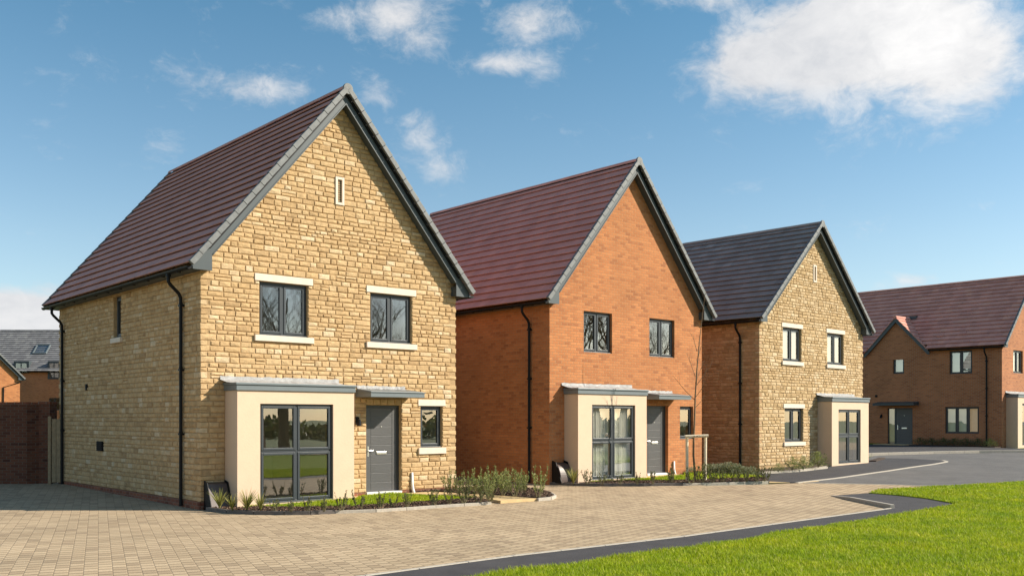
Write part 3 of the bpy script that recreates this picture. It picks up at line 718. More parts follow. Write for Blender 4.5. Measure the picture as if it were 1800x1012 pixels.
# --- brick house at the right, seen along its side
SG, SU, SS, SD = (1.1, 2.79, .655, 2.0), (1.43, 2.57, 3.66, 4.83), (4.96, 5.57, 3.78, 4.85), (4.5, 5.87, .02, 1.97)
FU = (1.36, 2.54, 3.68, 4.82)
cfg = dict(W=6.604, D=10.6, Ze=4.99, Zr=8.77, Zb=4.877, seed=11, gap=(3.5, 7.2), open={'left': [SG, SU, SS, SD], 'front': [FU, (.75, 3.0, .1, 2.3)]}, block={})
h4, r4 = house('detached_house', 'russet brick house with a small entrance gable at the right edge', cfg, (23.925, 47.63, .47), 41.56, M['brick_far'], False, M['tile_red'])
window(h4, r4, 'left', *SG, cols=3); window(h4, r4, 'left', *SU); window(h4, r4, 'left', *SS, cols=1); window(h4, r4, 'front', *FU)
fn = plane('left', h4)
for w, m_ in ((SG, 'curtain'), (SU, 'curtain'), (SS, 'curtain')):
    mb = MB(); mb.mbox(fn, w[0] + .03, w[1] - .03, -.24, -.23, w[2] + .03, w[3] - .03); mb.build('blind_or_reflection', M[m_], r4)
mb = MB(); mb.mbox(plane('front', h4), FU[0] + .03, FU[1] - .03, -.24, -.23, FU[2] + .03, FU[3] - .03); mb.build('blind_or_reflection', M['curtain'], r4)
door(h4, r4, 'left', 4.5, 5.46, .02, 1.97, rec=.06, hinge=-1, side_light=(5.47, 5.87)); canopy(h4, r4, 'left', 4.15, 6.4, .6, 2.1, flash=False, mat='barge')
bay(h4, r4, .5, 3.3, .55, (1.03, 2.77, .1, 2.15)); wall_light(h4, r4, 'left', 6.2, 1.55); downpipe(h4, r4, .71); rooms(h4, r4)
mb = MB(); mb.tube([fn(6.5, .0, 2.62), fn(6.5, .05, 2.62)], .07, 12); mb.build('wall_vent', M['black'], r4)
# entrance gable: wall, tiles and boards standing on the eaves line
def entrance_gable(h, root, d0, d1, ztop):
    fn = plane('left', h); c = (d0 + d1) / 2; e = .2; zb = h['Zb']; sl = (ztop - zb) / (c - d0 + e); mb = MB()
    zt = lambda d: zb + (min(d, 2 * c - d) - d0 + e) * sl
    mb.prism([(d0, zb - .35), (d1, zb - .35), (d1, zt(d1) - .1), (c, zt(c) - .1), (d0, zt(d0) - .1)], lambda a, z, n: fn(a, n, z), -.28, .004)
    gw = mb.build('gable_wall', M['brick_far'], root)
    p = math.atan(sl); L = (c - d0 + e) / math.cos(p); n = round(L / .3); gz = L / n; mb = MB()
    for sd in (0, 1):
        def T(s, q, k, sd=sd):
            a = d0 - e + s * math.cos(p) - k * math.sin(p); z = zb + s * math.sin(p) + k * math.cos(p)
            return fn((2 * c - a) if sd else a, q, z)
        for i in range(n):
            s0, s1 = i * gz, min((i + 1) * gz + .05, L)
            zz = zb + (s0 + s1) / 2 * math.sin(p); back = -max(.45, (zz - h['Ze']) / h['tan'] - h['e'] + .25)
            q = .2
            while q > back:
                q1 = max(q - .3, back - .1)
                mb.idx([T(s0, q, -.016), T(s0, q1 + .004, -.016), T(s1, q1 + .004, -.035), T(s1, q, -.035), T(s0, q, .014), T(s0, q1 + .004, .014), T(s1, q1 + .004, -.02), T(s1, q, -.02)],
                       [(4,5,6,7),(0,1,5,4),(1,2,6,5),(2,3,7,6),(3,0,4,7),(0,1,2,3)]); q -= .3
        # board
        pts = [(d0 - e + .02, zb - .0), (c, ztop), (c, ztop - .26), (d0 - e + .1, zb - .14), (d0 - e + .02, zb - .14)]
    gr = mb.build('gable_roof', M['tile_red'], root)
    mb = MB()
    for sd in (0, 1):
        pp = [((2 * c - a) if sd else a, z - .03) for a, z in pts]
        mb.prism(pp, lambda a, z, n: fn(a, n, z), .13, .165); mb.prism([(a, z) for a, z in [((2 * c - a) if sd else a, z) for a, z in [(d0 - e + .3, zt(d0 - e + .3) - .24), (c, ztop - .24), (c, ztop - .2), (d0 - e + .3, zt(d0 - e + .3) - .2)]]], lambda a, z, n: fn(a, n, z), .006, .13)
    mb.build('gable_board', M['barge'], gr)
    zr = ztop; mb = MB(); back = (zr - h['Ze']) / h['tan'] - h['e']
    mb.tube([fn(c, .2, zr - .03), fn(c, -back - .1, zr - .03)], .09, 10); mb.build('gable_ridge', M['tile_red'], gr)
    mb = MB(); mb.mbox(fn, c - .4, c - .02, -back - .35, -back + .1, zr - .05, zr + .12); mb.build('lead_saddle', M['barge'], gr)
entrance_gable(h4, r4, 3.72, 6.98, 6.78)
for (d, s) in ((1.9, .28), (3.05, .27), (7.6, .33)):
    L = (h4['W']/2 + h4['e']) / math.cos(h4['p']); s *= L * .62; mb = MB()
    def T(s_, y, k): return (-h4['e'] + s_ * math.cos(h4['p']) - k * math.sin(h4['p']), y, h4['Ze'] + s_ * math.sin(h4['p']) + k * math.cos(h4['p']))
    mb.idx([T(s, d, 0), T(s, d + .3, 0), T(s + .28, d + .3, 0), T(s + .28, d, 0), T(s, d, .06), T(s, d + .3, .06), T(s + .28, d + .3, .02), T(s + .28, d, .02)], [(4,5,6,7),(0,1,5,4),(1,2,6,5),(2,3,7,6),(3,0,4,7)]); mb.build('roof_vent', M['tile_red'], r4)

# --- far houses behind the garden wall
def far_px(px, py, Y): return ((px - 900) / F * Y, Y, HC - (py - VH) / F * Y)
cx = far_px(35, 668, 78)
a6 = R(41); W6 = 6.6
cfg = dict(W=W6, D=8, Ze=4.99, Zr=8.8, Zb=4.877, seed=21, open={}, block={})
h6, r6 = house('detached_house', 'sunlit orange brick gable behind the garden wall at the left edge', cfg, (cx[0] - W6 * math.cos(a6), cx[1] - W6 * math.sin(a6), cx[2] - 4.877), 41, M['brick'], False, M['tile_grey'])
mb = MB(); fn = plane('front', h6); mb.tube([fn(W6 + .05, .1, 4.75), fn(W6 - 1.2, .06, 4.3), fn(W6 - 1.25, .06, 0)], .045, 8); mb.build('downpipe', M['black'], r6)
DW, DW2, LW5 = (8.0, 8.98, 4.2, 5.72), (10.95, 12.1, 4.75, 5.72), (8.0, 9.0, 1.3, 2.43)
cfg = dict(W=8.0, D=24, Ze=4.9, Zr=9.1, Zb=4.8, seed=22, open={'left': [LW5]}, block={})
E5 = far_px(105, 652, 90); h5 = house_frame(cfg)
r5 = thing('terraced_house', 'long brick house with weathered grey roof and a roof window, far left', 'house', (E5[0] + 8, E5[1], E5[2] - 4.9), R(90))
h5['root'] = r5; wall(h5, r5, M['brick_far'], False); roof(h5, r5, M['tile_pale']); boards(h5, r5); window(h5, r5, 'left', *LW5)
fn = plane('left', h5)
for w in (DW, DW2):
    mb = MB(); mb.mbox(fn, w[0] - .12, w[1] + .12, -2.0, .03, w[2] - .05, w[3] + .1); dm = mb.build('dormer', M['barge'], r5)
    mb = MB(); mb.mbox(fn, w[0], w[1], .031, .06, w[2], w[3]); wd = mb.build('window', M['frame'], r5)
    mb = MB(); m_ = (w[0] + w[1]) / 2
    for x0, x1 in ((w[0] + .08, m_ - .05), (m_ + .05, w[1] - .08)): mb.face([fn(x0, .065, w[2] + .1), fn(x1, .065, w[2] + .1), fn(x1, .065, w[3] - .1), fn(x0, .065, w[3] - .1)])
    mb.build('pane', M['glass'], wd, fix=False)
def T5(s_, y, k): return (-h5['e'] + s_ * math.cos(h5['p']) - k * math.sin(h5['p']), y, h5['Ze'] + s_ * math.sin(h5['p']) + k * math.cos(h5['p']))
mb = MB(); sa, sb = 2.4, 3.7; ya, yb = 9.9, 11.2
for (p, q, r_, t_) in ((sa, sa + .09, ya, yb), (sb - .09, sb, ya, yb), (sa + .09, sb - .09, ya, ya + .09), (sa + .09, sb - .09, yb - .09, yb)): mb.mbox(T5, p, q, r_, t_, 0, .13)
rw = mb.build('roof_window', M['fascia'], r5); mb = MB(); mb.face([T5(sa, ya, .09), T5(sb, ya, .09), T5(sb, yb, .09), T5(sa, yb, .09)]); mb.build('pane', M['glass'], rw, fix=False)

# ------------------------------------------------------------------ garden wall and gate beside the first house
def wall_run(name, label, p, q, ztop, z0, coping=True, th=.22):
    p, q = Vector(p), Vector(q); d = q - p; L = d.length
    root = thing(name, label, 'wall', (p.x, p.y, z0), math.atan2(d.y, d.x))
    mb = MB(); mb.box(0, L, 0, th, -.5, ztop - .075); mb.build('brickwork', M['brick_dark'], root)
    mb = MB(); x = 0
    while x < L: mb.box(x, min(x + .068, L), -.012, th + .012, ztop - .074, ztop); x += .075
    mb.build('coping', M['plinth'], root, bevel=.004); return root
gw0, gw1 = at(47, 850), at(84, 848.5)
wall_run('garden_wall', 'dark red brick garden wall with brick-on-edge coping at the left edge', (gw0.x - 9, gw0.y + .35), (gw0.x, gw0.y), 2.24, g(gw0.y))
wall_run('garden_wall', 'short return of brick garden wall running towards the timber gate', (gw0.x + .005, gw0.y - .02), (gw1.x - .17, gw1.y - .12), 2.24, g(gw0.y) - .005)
rp = thing('gate_pillar', 'brick pillar ending the garden wall beside the timber gate', 'pillar', (gw1.x, gw1.y, g(gw1.y)), R(-8))
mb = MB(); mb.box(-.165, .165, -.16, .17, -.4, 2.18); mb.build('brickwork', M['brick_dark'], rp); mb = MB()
for i in range(5): mb.box(-.18 + .073 * i, -.18 + .073 * i + .068, -.18, .19, 2.181, 2.255)
mb.build('coping', M['plinth'], rp, bevel=.004)
gt = at(97, 851); rg = thing('garden_gate', 'pale boarded timber gate between the brick pillar and the first house', 'gate', (gt.x - .14, gt.y + .1, g(gt.y)), R(8))
mb = MB()
for i in range(6): mb.box(i * .115, i * .115 + .108, 0, .022, .05, 1.78 + .0)
gp = mb.build('boards', M['timber'], rg, bevel=.004); mb = MB(); mb.box(-.02, .70, .024, .06, .2, .3); mb.box(-.02, .70, .024, .06, 1.45, 1.55); mb.build('rail', M['timber'], rg)
mb = MB(); mb.box(-.10, -.022, -.01, .08, -.1, 1.85); mb.build('gate_post', M['timber'], rg, bevel=.006)

# ------------------------------------------------------------------ meter boxes
def meter_box(loc, ang, curved, label):
    root = thing('meter_box', label, 'meter box', loc, ang, 'gas meter boxes by the bays'); mb = MB()
    if not curved: prof = [(0, 0), (-.33, 0), (-.33, .06), (-.13, .53), (0, .56)]
    else: prof = [(0, 0), (-.34, 0)] + [(-.34 + .24 * (1 - math.cos(a)), .52 * math.sin(a)) for a in [R(10 + 8 * i) for i in range(10)]] + [(0, .54)]
    mb.prism(prof, lambda y, z, x: (x, y, z), .02, .44); mb.build('lid', M['meter'], root, bevel=.008)
    mb = MB()
    for x in (0, .441): mb.prism([(0, 0), (-.36, 0), (-.36, .05), (-.15, .56), (0, .6)], lambda y, z, x: (x, y, z), x, x + .018)
    mb.build('side_cheek', M['black'], root, bevel=.003); return root
def local(h, root, u, n, z): 
    v = Matrix.Rotation(root.rotation_euler.z, 4, 'Z') @ Vector((u, -n, z)); return v + root.location
meter_box(local(h1, r1, .06, .03, .0), R(41.06), False, 'brown meter box with flat sloping lid at the corner of the golden stone house')
meter_box(local(h2, r2, .08, .01, .06), R(41.29), True, 'brown meter box with rounded lid at the corner of the orange brick house')

# ------------------------------------------------------------------ front gardens
def Hp(h, root, u, n): v = local(h, root, u, n, 0); return Vector((v.x, v.y))
k1 = A((364, 897), (400, 901.5), (447, 903.8), (500, 904.5), (545, 904), (589, 902), (660, 899.5), (765, 892.3), (863, 886))
ground_sheet('flower_bed', [Hp(h1, r1, .5, -.05), Hp(h1, r1, .02, .03)] + k1 + [at(872, 884.5), at(640, 877), Hp(h1, r1, 3.3, .3), Hp(h1, r1, 3.3, -.05)], M['soil'], .05)
strip('kerb', k1[:6], .06, M['edging'], -.05, .075, .9); strip('kerb', k1[5:], .07, M['kerb'], -.05, .06, .9)
lawn1 = A((447, 893), (480, 895.3), (540, 895.5), (600, 894), (660, 891), (765, 884.5), (838, 878.5), (760, 875.5), (700, 872), (648, 869.5)) + [Hp(h1, r1, 3.32, .60), Hp(h1, r1, .6, .66)]
ground_sheet('front_lawn', lawn1, M['turf'], .07, .04)
slabs = [Hp(h1, r1, 3.34, .62)] + A((648, 868.8), (700, 871.3), (760, 874.8), (850, 879.5), (880, 884.5), (945, 880), (900, 876.5), (820, 871.5), (760, 868)) + [Hp(h1, r1, 5.15, .08), Hp(h1, r1, 3.95, -.05), Hp(h1, r1, 3.34, -.02)]
ground_sheet('path', slabs, M['slab'], .062, .06)
bed2 = [Hp(h1, r1, 5.2, .05)] + A((766, 867.6), (822, 871), (900, 876), (948, 879.4), (968, 877.5), (974, 874.5), (966, 870), (930, 862), (900, 857)) + [Hp(h1, r1, 7.6, -.1), Hp(h1, r1, 6.62, -.1), Hp(h1, r1, 6.55, .02)]
ground_sheet('flower_bed', bed2, M['soil'], .075, .06)
strip('kerb', A((945, 880.3), (968, 878.2), (976, 874.5), (968, 869.5), (935, 861)), .06, M['kerb'], -.05, .07, .5)
k2 = A((966, 851.5), (1010, 853.3), (1060, 854), (1130, 853.8), (1200, 852.8), (1280, 850.8), (1350, 848.2))
ground_sheet('flower_bed', [Hp(h2, r2, .5, -.05), Hp(h2, r2, .02, .03)] + k2 + A((1352, 845.5), (1300, 838)) + [Hp(h2, r2, 8.4, .3), Hp(h2, r2, 6.7, -.1), Hp(h2, r2, 6.5, .05), Hp(h2, r2, 3.3, -.05)], M['soil'], .05)
strip('kerb', k2[:5], .06, M['edging'], -.05, .075, .9); strip('kerb', k2[4:], .07, M['kerb'], -.05, .06, .9)
lawn2 = A((1045, 847.5), (1100, 848), (1160, 847.5), (1220, 846.3), (1300, 843.5), (1345, 840.5), (1290, 836.5), (1240, 833.5), (1200, 832.5)) + [Hp(h2, r2, 5.0, .62), Hp(h2, r2, 3.5, .66), Hp(h2, r2, .9, .62)]
ground_sheet('front_lawn', lawn2, M['turf'], .07, .04)
ground_sheet('path', [Hp(h2, r2, 3.4, .6), Hp(h2, r2, 5.0, .6)] + A((1204, 832), (1290, 835.8), (1355, 840), (1372, 843.5), (1440, 846), (1400, 848), (1352, 845.2), (1346, 840)) [:0] + [Hp(h2, r2, 5.2, .56), Hp(h2, r2, 5.2, .05), Hp(h2, r2, 3.4, -.02)], M['slab'], .062, .05)
ground_sheet('path', A((1352, 848.3), (1412, 847.8), (1440, 845.5), (1376, 842.6), (1353, 843.5)), M['slab'], .012, .02)
ground_sheet('flower_bed', [Hp(h3, r3, .0, -.02)] + A((1336, 832.5), (1400, 828.5), (1450, 821.5)) + [Hp(h3, r3, 3.75, .45), Hp(h3, r3, 3.75, -.02)], M['soil'], .065, .06)
ground_sheet('flower_bed', A((1528, 811.5), (1545, 806), (1556, 806.5), (1540, 811.5)), M['soil'], .06, .06)
ground_sheet('path', A((1332, 833.5), (1400, 830), (1455, 823.5), (1452, 822), (1398, 828.8), (1334, 832.6)), M['kerb'], .07, .07)
vb = A((1524, 795), (1620, 796), (1700, 794.5), (1800, 792.5))
sl = lambda d, n: (lambda v: Vector((v.x, v.y)))(Matrix.Rotation(R(41.56), 4, 'Z') @ Vector((-n, d, 0)) + r4.location)
ground_sheet('flower_bed', [sl(.0, -.02), sl(0, .8), sl(4.3, .8), sl(4.3, -.02)], M['soil'], .05, .05)
ground_sheet('front_lawn', [sl(6.1, .0), sl(6.1, 1.2), sl(9, 1.2), sl(9, 0)], M['turf'], .05, .05)
ground_sheet('path', [sl(4.4, .0), sl(4.3, 1.3), sl(6.0, 1.3), sl(6.0, 0)], M['slab'], .05, .05)
ground_sheet('footway', A((1500, 801.2), (1560, 799.4), (1640, 797.2), (1720, 795.6), (1800, 795.2), (1900, 795)) + [sl(-6, .9), sl(9.5, 1.25)], M['path'], .03)
strip('kerb', A((1500, 801.2), (1560, 799.4), (1640, 797.2), (1720, 795.6), (1800, 795.2), (1900, 795)), .13, M['kerb'], -.05, .11, .9)

# lawns in the foreground
ground_sheet('lawn', LAWN1, M['turf'], .02, .06); ground_sheet('lawn', LAWN2, M['turf'], .02, .05)
def inside(P, poly):
    x, y = P[:, 0], P[:, 1]; c = np.zeros(len(P), bool); n = len(poly)
    for i in range(n):
        (x0, y0), (x1, y1) = poly[i][:2], poly[(i + 1) % n][:2]
        if y0 == y1: continue
        c ^= ((y0 > y) != (y1 > y)) & (x < (x1 - x0) * (y - y0) / (y1 - y0) + x0)
    return c
def edge_dist(P, poly):
    d = np.full(len(P), 1e9); n = len(poly)
    for i in range(n):
        a, b = np.array(poly[i][:2]), np.array(poly[(i + 1) % n][:2]); ab = b - a; L = ab @ ab
        if L < 1e-9: continue
        t_ = np.clip(((P - a) @ ab) / L, 0, 1); d = np.minimum(d, np.linalg.norm(P - a - t_[:, None] * ab, axis=1))
    return d
KX, KZ = np.array([k[0] for k in KN], float), np.array([k[1] for k in KN], float)
rs = np.random.RandomState(4)
def blades(name, poly, density, hgt, wid, lift, label=None, cull=True):
    xs, ys = [p[0] for p in poly], [p[1] for p in poly]
    n = int((max(xs) - min(xs)) * (max(ys) - min(ys)) * density); P = np.c_[rs.uniform(min(xs), max(xs), n), rs.uniform(min(ys), max(ys), n)]
    k = inside(P, poly)
    if cull: k &= (np.abs(P[:, 0]) < P[:, 1] * .57 + .8) & (P[:, 1] > 10.4)
    P = P[k]
    keep = rs.uniform(size=len(P)) < np.clip((15.0 / P[:, 1]) ** 1.6, .12, 1) if cull else np.ones(len(P), bool)
    P = P[keep]; n = len(P); far = np.clip(P[:, 1] / 15, 1, 2.2) if cull else np.ones(n)
    clump = .75 + .5 * (np.sin(P[:, 0] * 3.1 + 1.7 * np.sin(P[:, 1] * 2.3)) * np.cos(P[:, 1] * 2.7 + P[:, 0]) * .5 + .5)
    z = np.interp(P[:, 1], KX, KZ) + lift; a = rs.uniform(0, 2 * np.pi, n); h = hgt * rs.uniform(.5, 1.25, n) * clump; w = wid * far * rs.uniform(.7, 1.3, n)
    ln = h * rs.uniform(.1, .9, n); b = a + rs.uniform(-.5, .5, n) + np.pi / 2; dx, dy = np.cos(a) * w / 2, np.sin(a) * w / 2; lx, ly = np.cos(b) * ln, np.sin(b) * ln
    V = np.empty((n, 5, 3)); V[:, 0] = np.c_[P[:, 0] - dx, P[:, 1] - dy, z]; V[:, 1] = np.c_[P[:, 0] + dx, P[:, 1] + dy, z]
    V[:, 2] = np.c_[P[:, 0] + dx * .8 + lx * .35, P[:, 1] + dy * .8 + ly * .35, z + h * .6]; V[:, 3] = np.c_[P[:, 0] - dx * .8 + lx * .35, P[:, 1] - dy * .8 + ly * .35, z + h * .6]
    V[:, 4] = np.c_[P[:, 0] + lx, P[:, 1] + ly, z + h]
    me = bpy.data.meshes.new(name); me.vertices.add(n * 5); me.vertices.foreach_set('co', V.reshape(-1))
    i = np.arange(n) * 5; q = np.c_[i, i + 1, i + 2, i + 3, i + 3, i + 2, i + 4].reshape(-1)
    me.loops.add(len(q)); me.loops.foreach_set('vertex_index', q.astype(np.int32)); me.polygons.add(2 * n)
    st = np.c_[np.arange(n) * 7, np.arange(n) * 7 + 4].reshape(-1); me.polygons.foreach_set('loop_start', st.astype(np.int32))
    r_ = np.repeat(rs.uniform(size=n) ** 1.3, 2); me.update(calc_edges=True); at_ = me.attributes.new('rnd', 'FLOAT', 'FACE'); at_.data.foreach_set('value', r_.astype(np.float32))
    me.materials.append(M['grass']); o = link(bpy.data.objects.new(name, me)); o['kind'] = 'stuff'
    if label: tag(o, label, 'grass')
    return o
blades('grass', LAWN1, 2600, .055, .0075, .015, 'bright green grass blades of the large lawn in the right foreground')
blades('grass', LAWN2, 2600, .055, .0085, .015, 'bright green grass on the pointed lawn beyond the footpath')
blades('grass', lawn1, 2200, .045, .010, .065, 'short grass on the small front lawn of the golden stone house', False)
blades('grass', lawn2, 1600, .045, .013, .065, 'short grass on the small front lawn of the orange brick house', False)
def chips(poly, dens, lift, size, label):
    mb = MB(); xs, ys = [p[0] for p in poly], [p[1] for p in poly]; n = int((max(xs) - min(xs)) * (max(ys) - min(ys)) * dens)
    P = np.c_[rs.uniform(min(xs), max(xs), n), rs.uniform(min(ys), max(ys), n)]; P = P[inside(P, poly)]
    for x, y in P:
        l, w = random.uniform(.5, 1.5) * size, random.uniform(.25, .6) * size; m_ = Matrix.Rotation(random.uniform(0, 6.3), 3, 'Z') @ Matrix.Rotation(random.uniform(-.6, .6), 3, 'X') @ Matrix.Rotation(random.uniform(-.6, .6), 3, 'Y')
        z = g(y) + lift + random.uniform(0, .02)
        pts = [m_ @ Vector(v) + Vector((x, y, z)) for v in ((-l, -w, 0), (l, -w * .6, 0), (l * .8, w, 0), (-l * .7, w * .8, 0), (0, 0, .018))]
        mb.idx(pts, [(0,1,4),(1,2,4),(2,3,4),(3,0,4)])
    o = mb.build('bark_mulch', M['chip'], fix=False); return tag(o, label, 'mulch', kind='stuff')
bedring1 = [Hp(h1, r1, .05, .1)] + k1 + lawn1[6::-1]
chips(bedring1, 420, .055, .03, 'dark bark mulch along the kerb before the golden stone house'); chips(bed2, 420, .078, .03, 'dark bark mulch under the tall shrubs between the first two houses')
chips([Hp(h2, r2, .05, .1)] + k2 + lawn2[5::-1], 260, .055, .04, 'dark bark mulch along the kerb before the orange brick house')

# ------------------------------------------------------------------ plants
def leaf(mb, p, d, l, w, m=0):
    d = Vector(d).normalized(); s = d.cross(Vector((random.uniform(-1, 1), random.uniform(-1, 1), random.uniform(-.3, 1)))).normalized(); p = Vector(p); r_ = random.random()
    mb.face([p, p + d * l * .5 + s * w / 2, p + d * l, p + d * l * .5 - s * w / 2], r_, m)
def proto_upright(seed, h, spread, nst, lf, lw, mat):
    random.seed(seed); st, fo = MB(), MB()
    for i in range(nst):
        a = random.uniform(0, 6.28); r_ = random.uniform(.15, 1) * spread; hh = h * random.uniform(.55, 1.05); b = Vector((math.cos(a) * .04, math.sin(a) * .04, 0)); pts = []
        for j in range(6):
            t_ = j / 5; pts.append(b + Vector((math.cos(a) * r_ * t_ ** .8 + random.uniform(-.012, .012), math.sin(a) * r_ * t_ ** .8 + random.uniform(-.012, .012), hh * t_)))
        st.tube(pts, [.007 * (1 - .7 * j / 5) for j in range(6)], 5)
        for j in range(int(44 * hh / .7)):
            t_ = random.uniform(.12, 1.0) ** .75 * 5; k = min(int(t_), 4); p = pts[k].lerp(pts[k + 1], t_ - k); an = random.uniform(0, 6.28)
            d = (pts[k + 1] - pts[k]).normalized() * .9 + Vector((math.cos(an), math.sin(an), random.uniform(-.2, .5))); leaf(fo, p, d, lf * random.uniform(.6, 1.2), lw)
    return st.mesh('stems', M['stem']), fo.mesh('foliage', mat)
def proto_strap(seed, h, n):
    random.seed(seed); fo = MB()
    for i in range(n):
        a = random.uniform(0, 6.28); L = h * random.uniform(.6, 1.1); sp = random.uniform(.15, .75); pts = []; r_ = random.random(); w = random.uniform(.006, .012)
        for j in range(6):
            t_ = j / 5; pts.append((Vector((math.cos(a) * L * sp * t_ ** 1.3, math.sin(a) * L * sp * t_ ** 1.3, L * (t_ - .35 * sp * t_ * t_))), w * (1 - t_ ** 2) + .001))
        s = Vector((-math.sin(a), math.cos(a), 0))
        for (p, w0), (q, w1) in zip(pts, pts[1:]): fo.face([p - s * w0, p + s * w0, q + s * w1, q - s * w1], r_)
    return None, fo.mesh('foliage', M['leaf_strap'])
def proto_mound(seed, h, r0, n, mat, lf=.05):
    random.seed(seed); st, fo = MB(), MB()
    for i in range(16):
        a = random.uniform(0, 6.28); q = Vector((math.cos(a) * r0 * .8, math.sin(a) * r0 * .8, h * random.uniform(.5, .9))); st.tube([(0, 0, 0), q * .5 + Vector((0, 0, .05)), q], [.008, .006, .003], 5)
    for i in range(n):
        a, e_ = random.uniform(0, 6.28), random.uniform(0, 1.57); k = random.uniform(.45, 1.08); d = Vector((math.cos(a) * math.cos(e_), math.sin(a) * math.cos(e_), math.sin(e_)))
        leaf(fo, (d.x * r0 * k, d.y * r0 * k, d.z * h * k + .02), d + Vector((random.uniform(-.6, .6), random.uniform(-.6, .6), random.uniform(0, .8))), lf * random.uniform(.6, 1.3), lf * .3)
    return st.mesh('stems', M['stem']), fo.mesh('foliage', mat)
PR = {'tall': [proto_upright(31 + i, .60, .27, 12, .058, .022, M['leaf_olive']) for i in range(3)], 'small': [proto_upright(41 + i, .42, .17, 11, .055, .022, M['leaf_dark']) for i in range(3)],
      'strap': [proto_strap(51 + i, .46, 60) for i in range(2)], 'mound': [proto_mound(61 + i, .22, .25, 480, M['leaf_grey']) for i in range(2)], 'green': [proto_mound(71 + i, .42, .38, 700, M['leaf_olive'], .055) for i in range(2)],
      'dark': [proto_mound(81 + i, .4, .42, 500, M['leaf_dark'], .07) for i in range(2)]}
NM = {'tall': 'upright_shrub', 'small': 'small_shrub', 'strap': 'strap_leaf_plant', 'mound': 'low_shrub', 'green': 'round_shrub', 'dark': 'dark_shrub'}
random.seed(99)
def plant(kind, px, py, label, group, s=1.0, lift=.06, cat='shrub'):
    st, fo = random.choice(PR[kind]); p = at(px, py, lift); root = thing(NM[kind], label, cat, (p.x, p.y, g(p.y) + lift), random.uniform(0, 6.28), group)
    k = s * random.uniform(.88, 1.12); root.scale = (k, k, k * random.uniform(.9, 1.1))
    if st: link(bpy.data.objects.new('stems', st), root)
    link(bpy.data.objects.new('foliage', fo), root)
for px, py, s in ((386, 894, 1), (408, 897, .8), (434, 897, 1.05), (458, 897.5, .75)):
    plant('strap', px, py, 'yellow-green strap-leaved plant in the mulch below the first bay window', 'strap-leaved plants by the golden stone house', s, cat='plant')
plant('strap', 1008, 850.5, 'yellow-green strap-leaved plant beside the rounded meter box', None, .95, cat='plant')
for px, py, s in ((482, 898.5, .6), (512, 899, .7), (541, 898.5, .8), (570, 898, .7), (600, 896.5, 1.0), (632, 894.5, .95), (668, 892.5, .95), (690, 891, .7), (716, 890, .85), (763, 887, .95), (790, 885.5, .75), (815, 884, 1.0), (842, 882.5, .9), (862, 882, .8)):
    s *= .85; plant('small', px, py, 'small dark-leaved shrub in the mulch strip along the kerb of the first garden', 'small shrubs along the first kerb', s)
for px, py, s in ((790, 868, .8), (806, 868, .7), (822, 870, .9), (838, 868, 1.05), (846, 872, .9), (862, 872, 1), (868, 866, .9), (884, 870, .85), (893, 866, .9), (905, 871, .9), (920, 868, .85), (915, 864, .8), (946, 873, .95), (858, 876, .7), (882, 862, .8)):
    plant('tall', px, py, 'tall olive-green twiggy shrub in the bark bed between the golden stone and orange brick houses', 'tall shrubs between the first two houses', s, .08)
for px, py, s in ((1033, 850.5, .8), (1058, 850.5, .7), (1090, 850.5, .65), (1120, 850.3, .65), (1148, 850, .7), (1180, 848.5, 1.0), (1214, 848.6, 1.1), (1234, 847.8, 1.0), (1252, 847.5, 1.0), (1270, 847, .9), (1292, 846.4, 1.0), (1312, 846, .95), (1330, 845.6, 1.0), (1346, 845.2, .9)):
    plant('small', px, py, 'small dark-leaved shrub in the mulch strip along the kerb of the orange brick house', 'small shrubs along the second kerb', s)
for px, py, s in ((1196, 830, .8), (1216, 831.5, .8), (1243, 832, .9), (1256, 832.5, 1.1), (1268, 833, 1.15), (1281, 833.2, 1.15), (1294, 833.4, 1.1), (1307, 833.6, 1), (1320, 834, .9)):
    plant('mound', px, py, 'low grey-green shrub in the row beside the slate-roofed stone house', 'grey-green shrubs beside the third house', s)
for px, py, s, l in ((1368, 829, .55, 'smallest round shrub, nearest the corner of the slate-roofed stone house'), (1393, 826, .8, 'round green shrub at the foot of the pale stone wall under its ground floor window'),
                     (1412, 825, .9, 'bushy green shrub under the right end of the pale stone house window sill'), (1438, 821, 1.15, 'largest round shrub, tucked against the bay of the pale stone house')):
    plant('green', px, py, l, None, s, .08)
for i, d in enumerate((.4, 1.0, 1.55, 2.1, 2.7, 3.3, 3.9)):
    v = sl(d, .4); st, fo = PR['dark' if i else 'green'][i % 2]
    root = thing(NM['dark' if i else 'green'], 'pale flowering shrub by the bay of the russet brick house' if i == 0 else 'dark low shrub along the foot of the russet brick side wall', 'shrub', (v.x, v.y, g(v.y) + .05), i, None if i == 0 else 'dark shrubs along the russet brick house')
    root.scale = (1, 1, .8); link(bpy.data.objects.new('stems', st), root); link(bpy.data.objects.new('foliage', fo), root)
v = sl(7.4, .35); root = thing('dark_shrub', 'dark shrub left of the door of the russet brick house', 'shrub', (v.x, v.y, g(v.y) + .05)); link(bpy.data.objects.new('stems', PR['dark'][0][0]), root); link(bpy.data.objects.new('foliage', PR['dark'][0][1]), root)

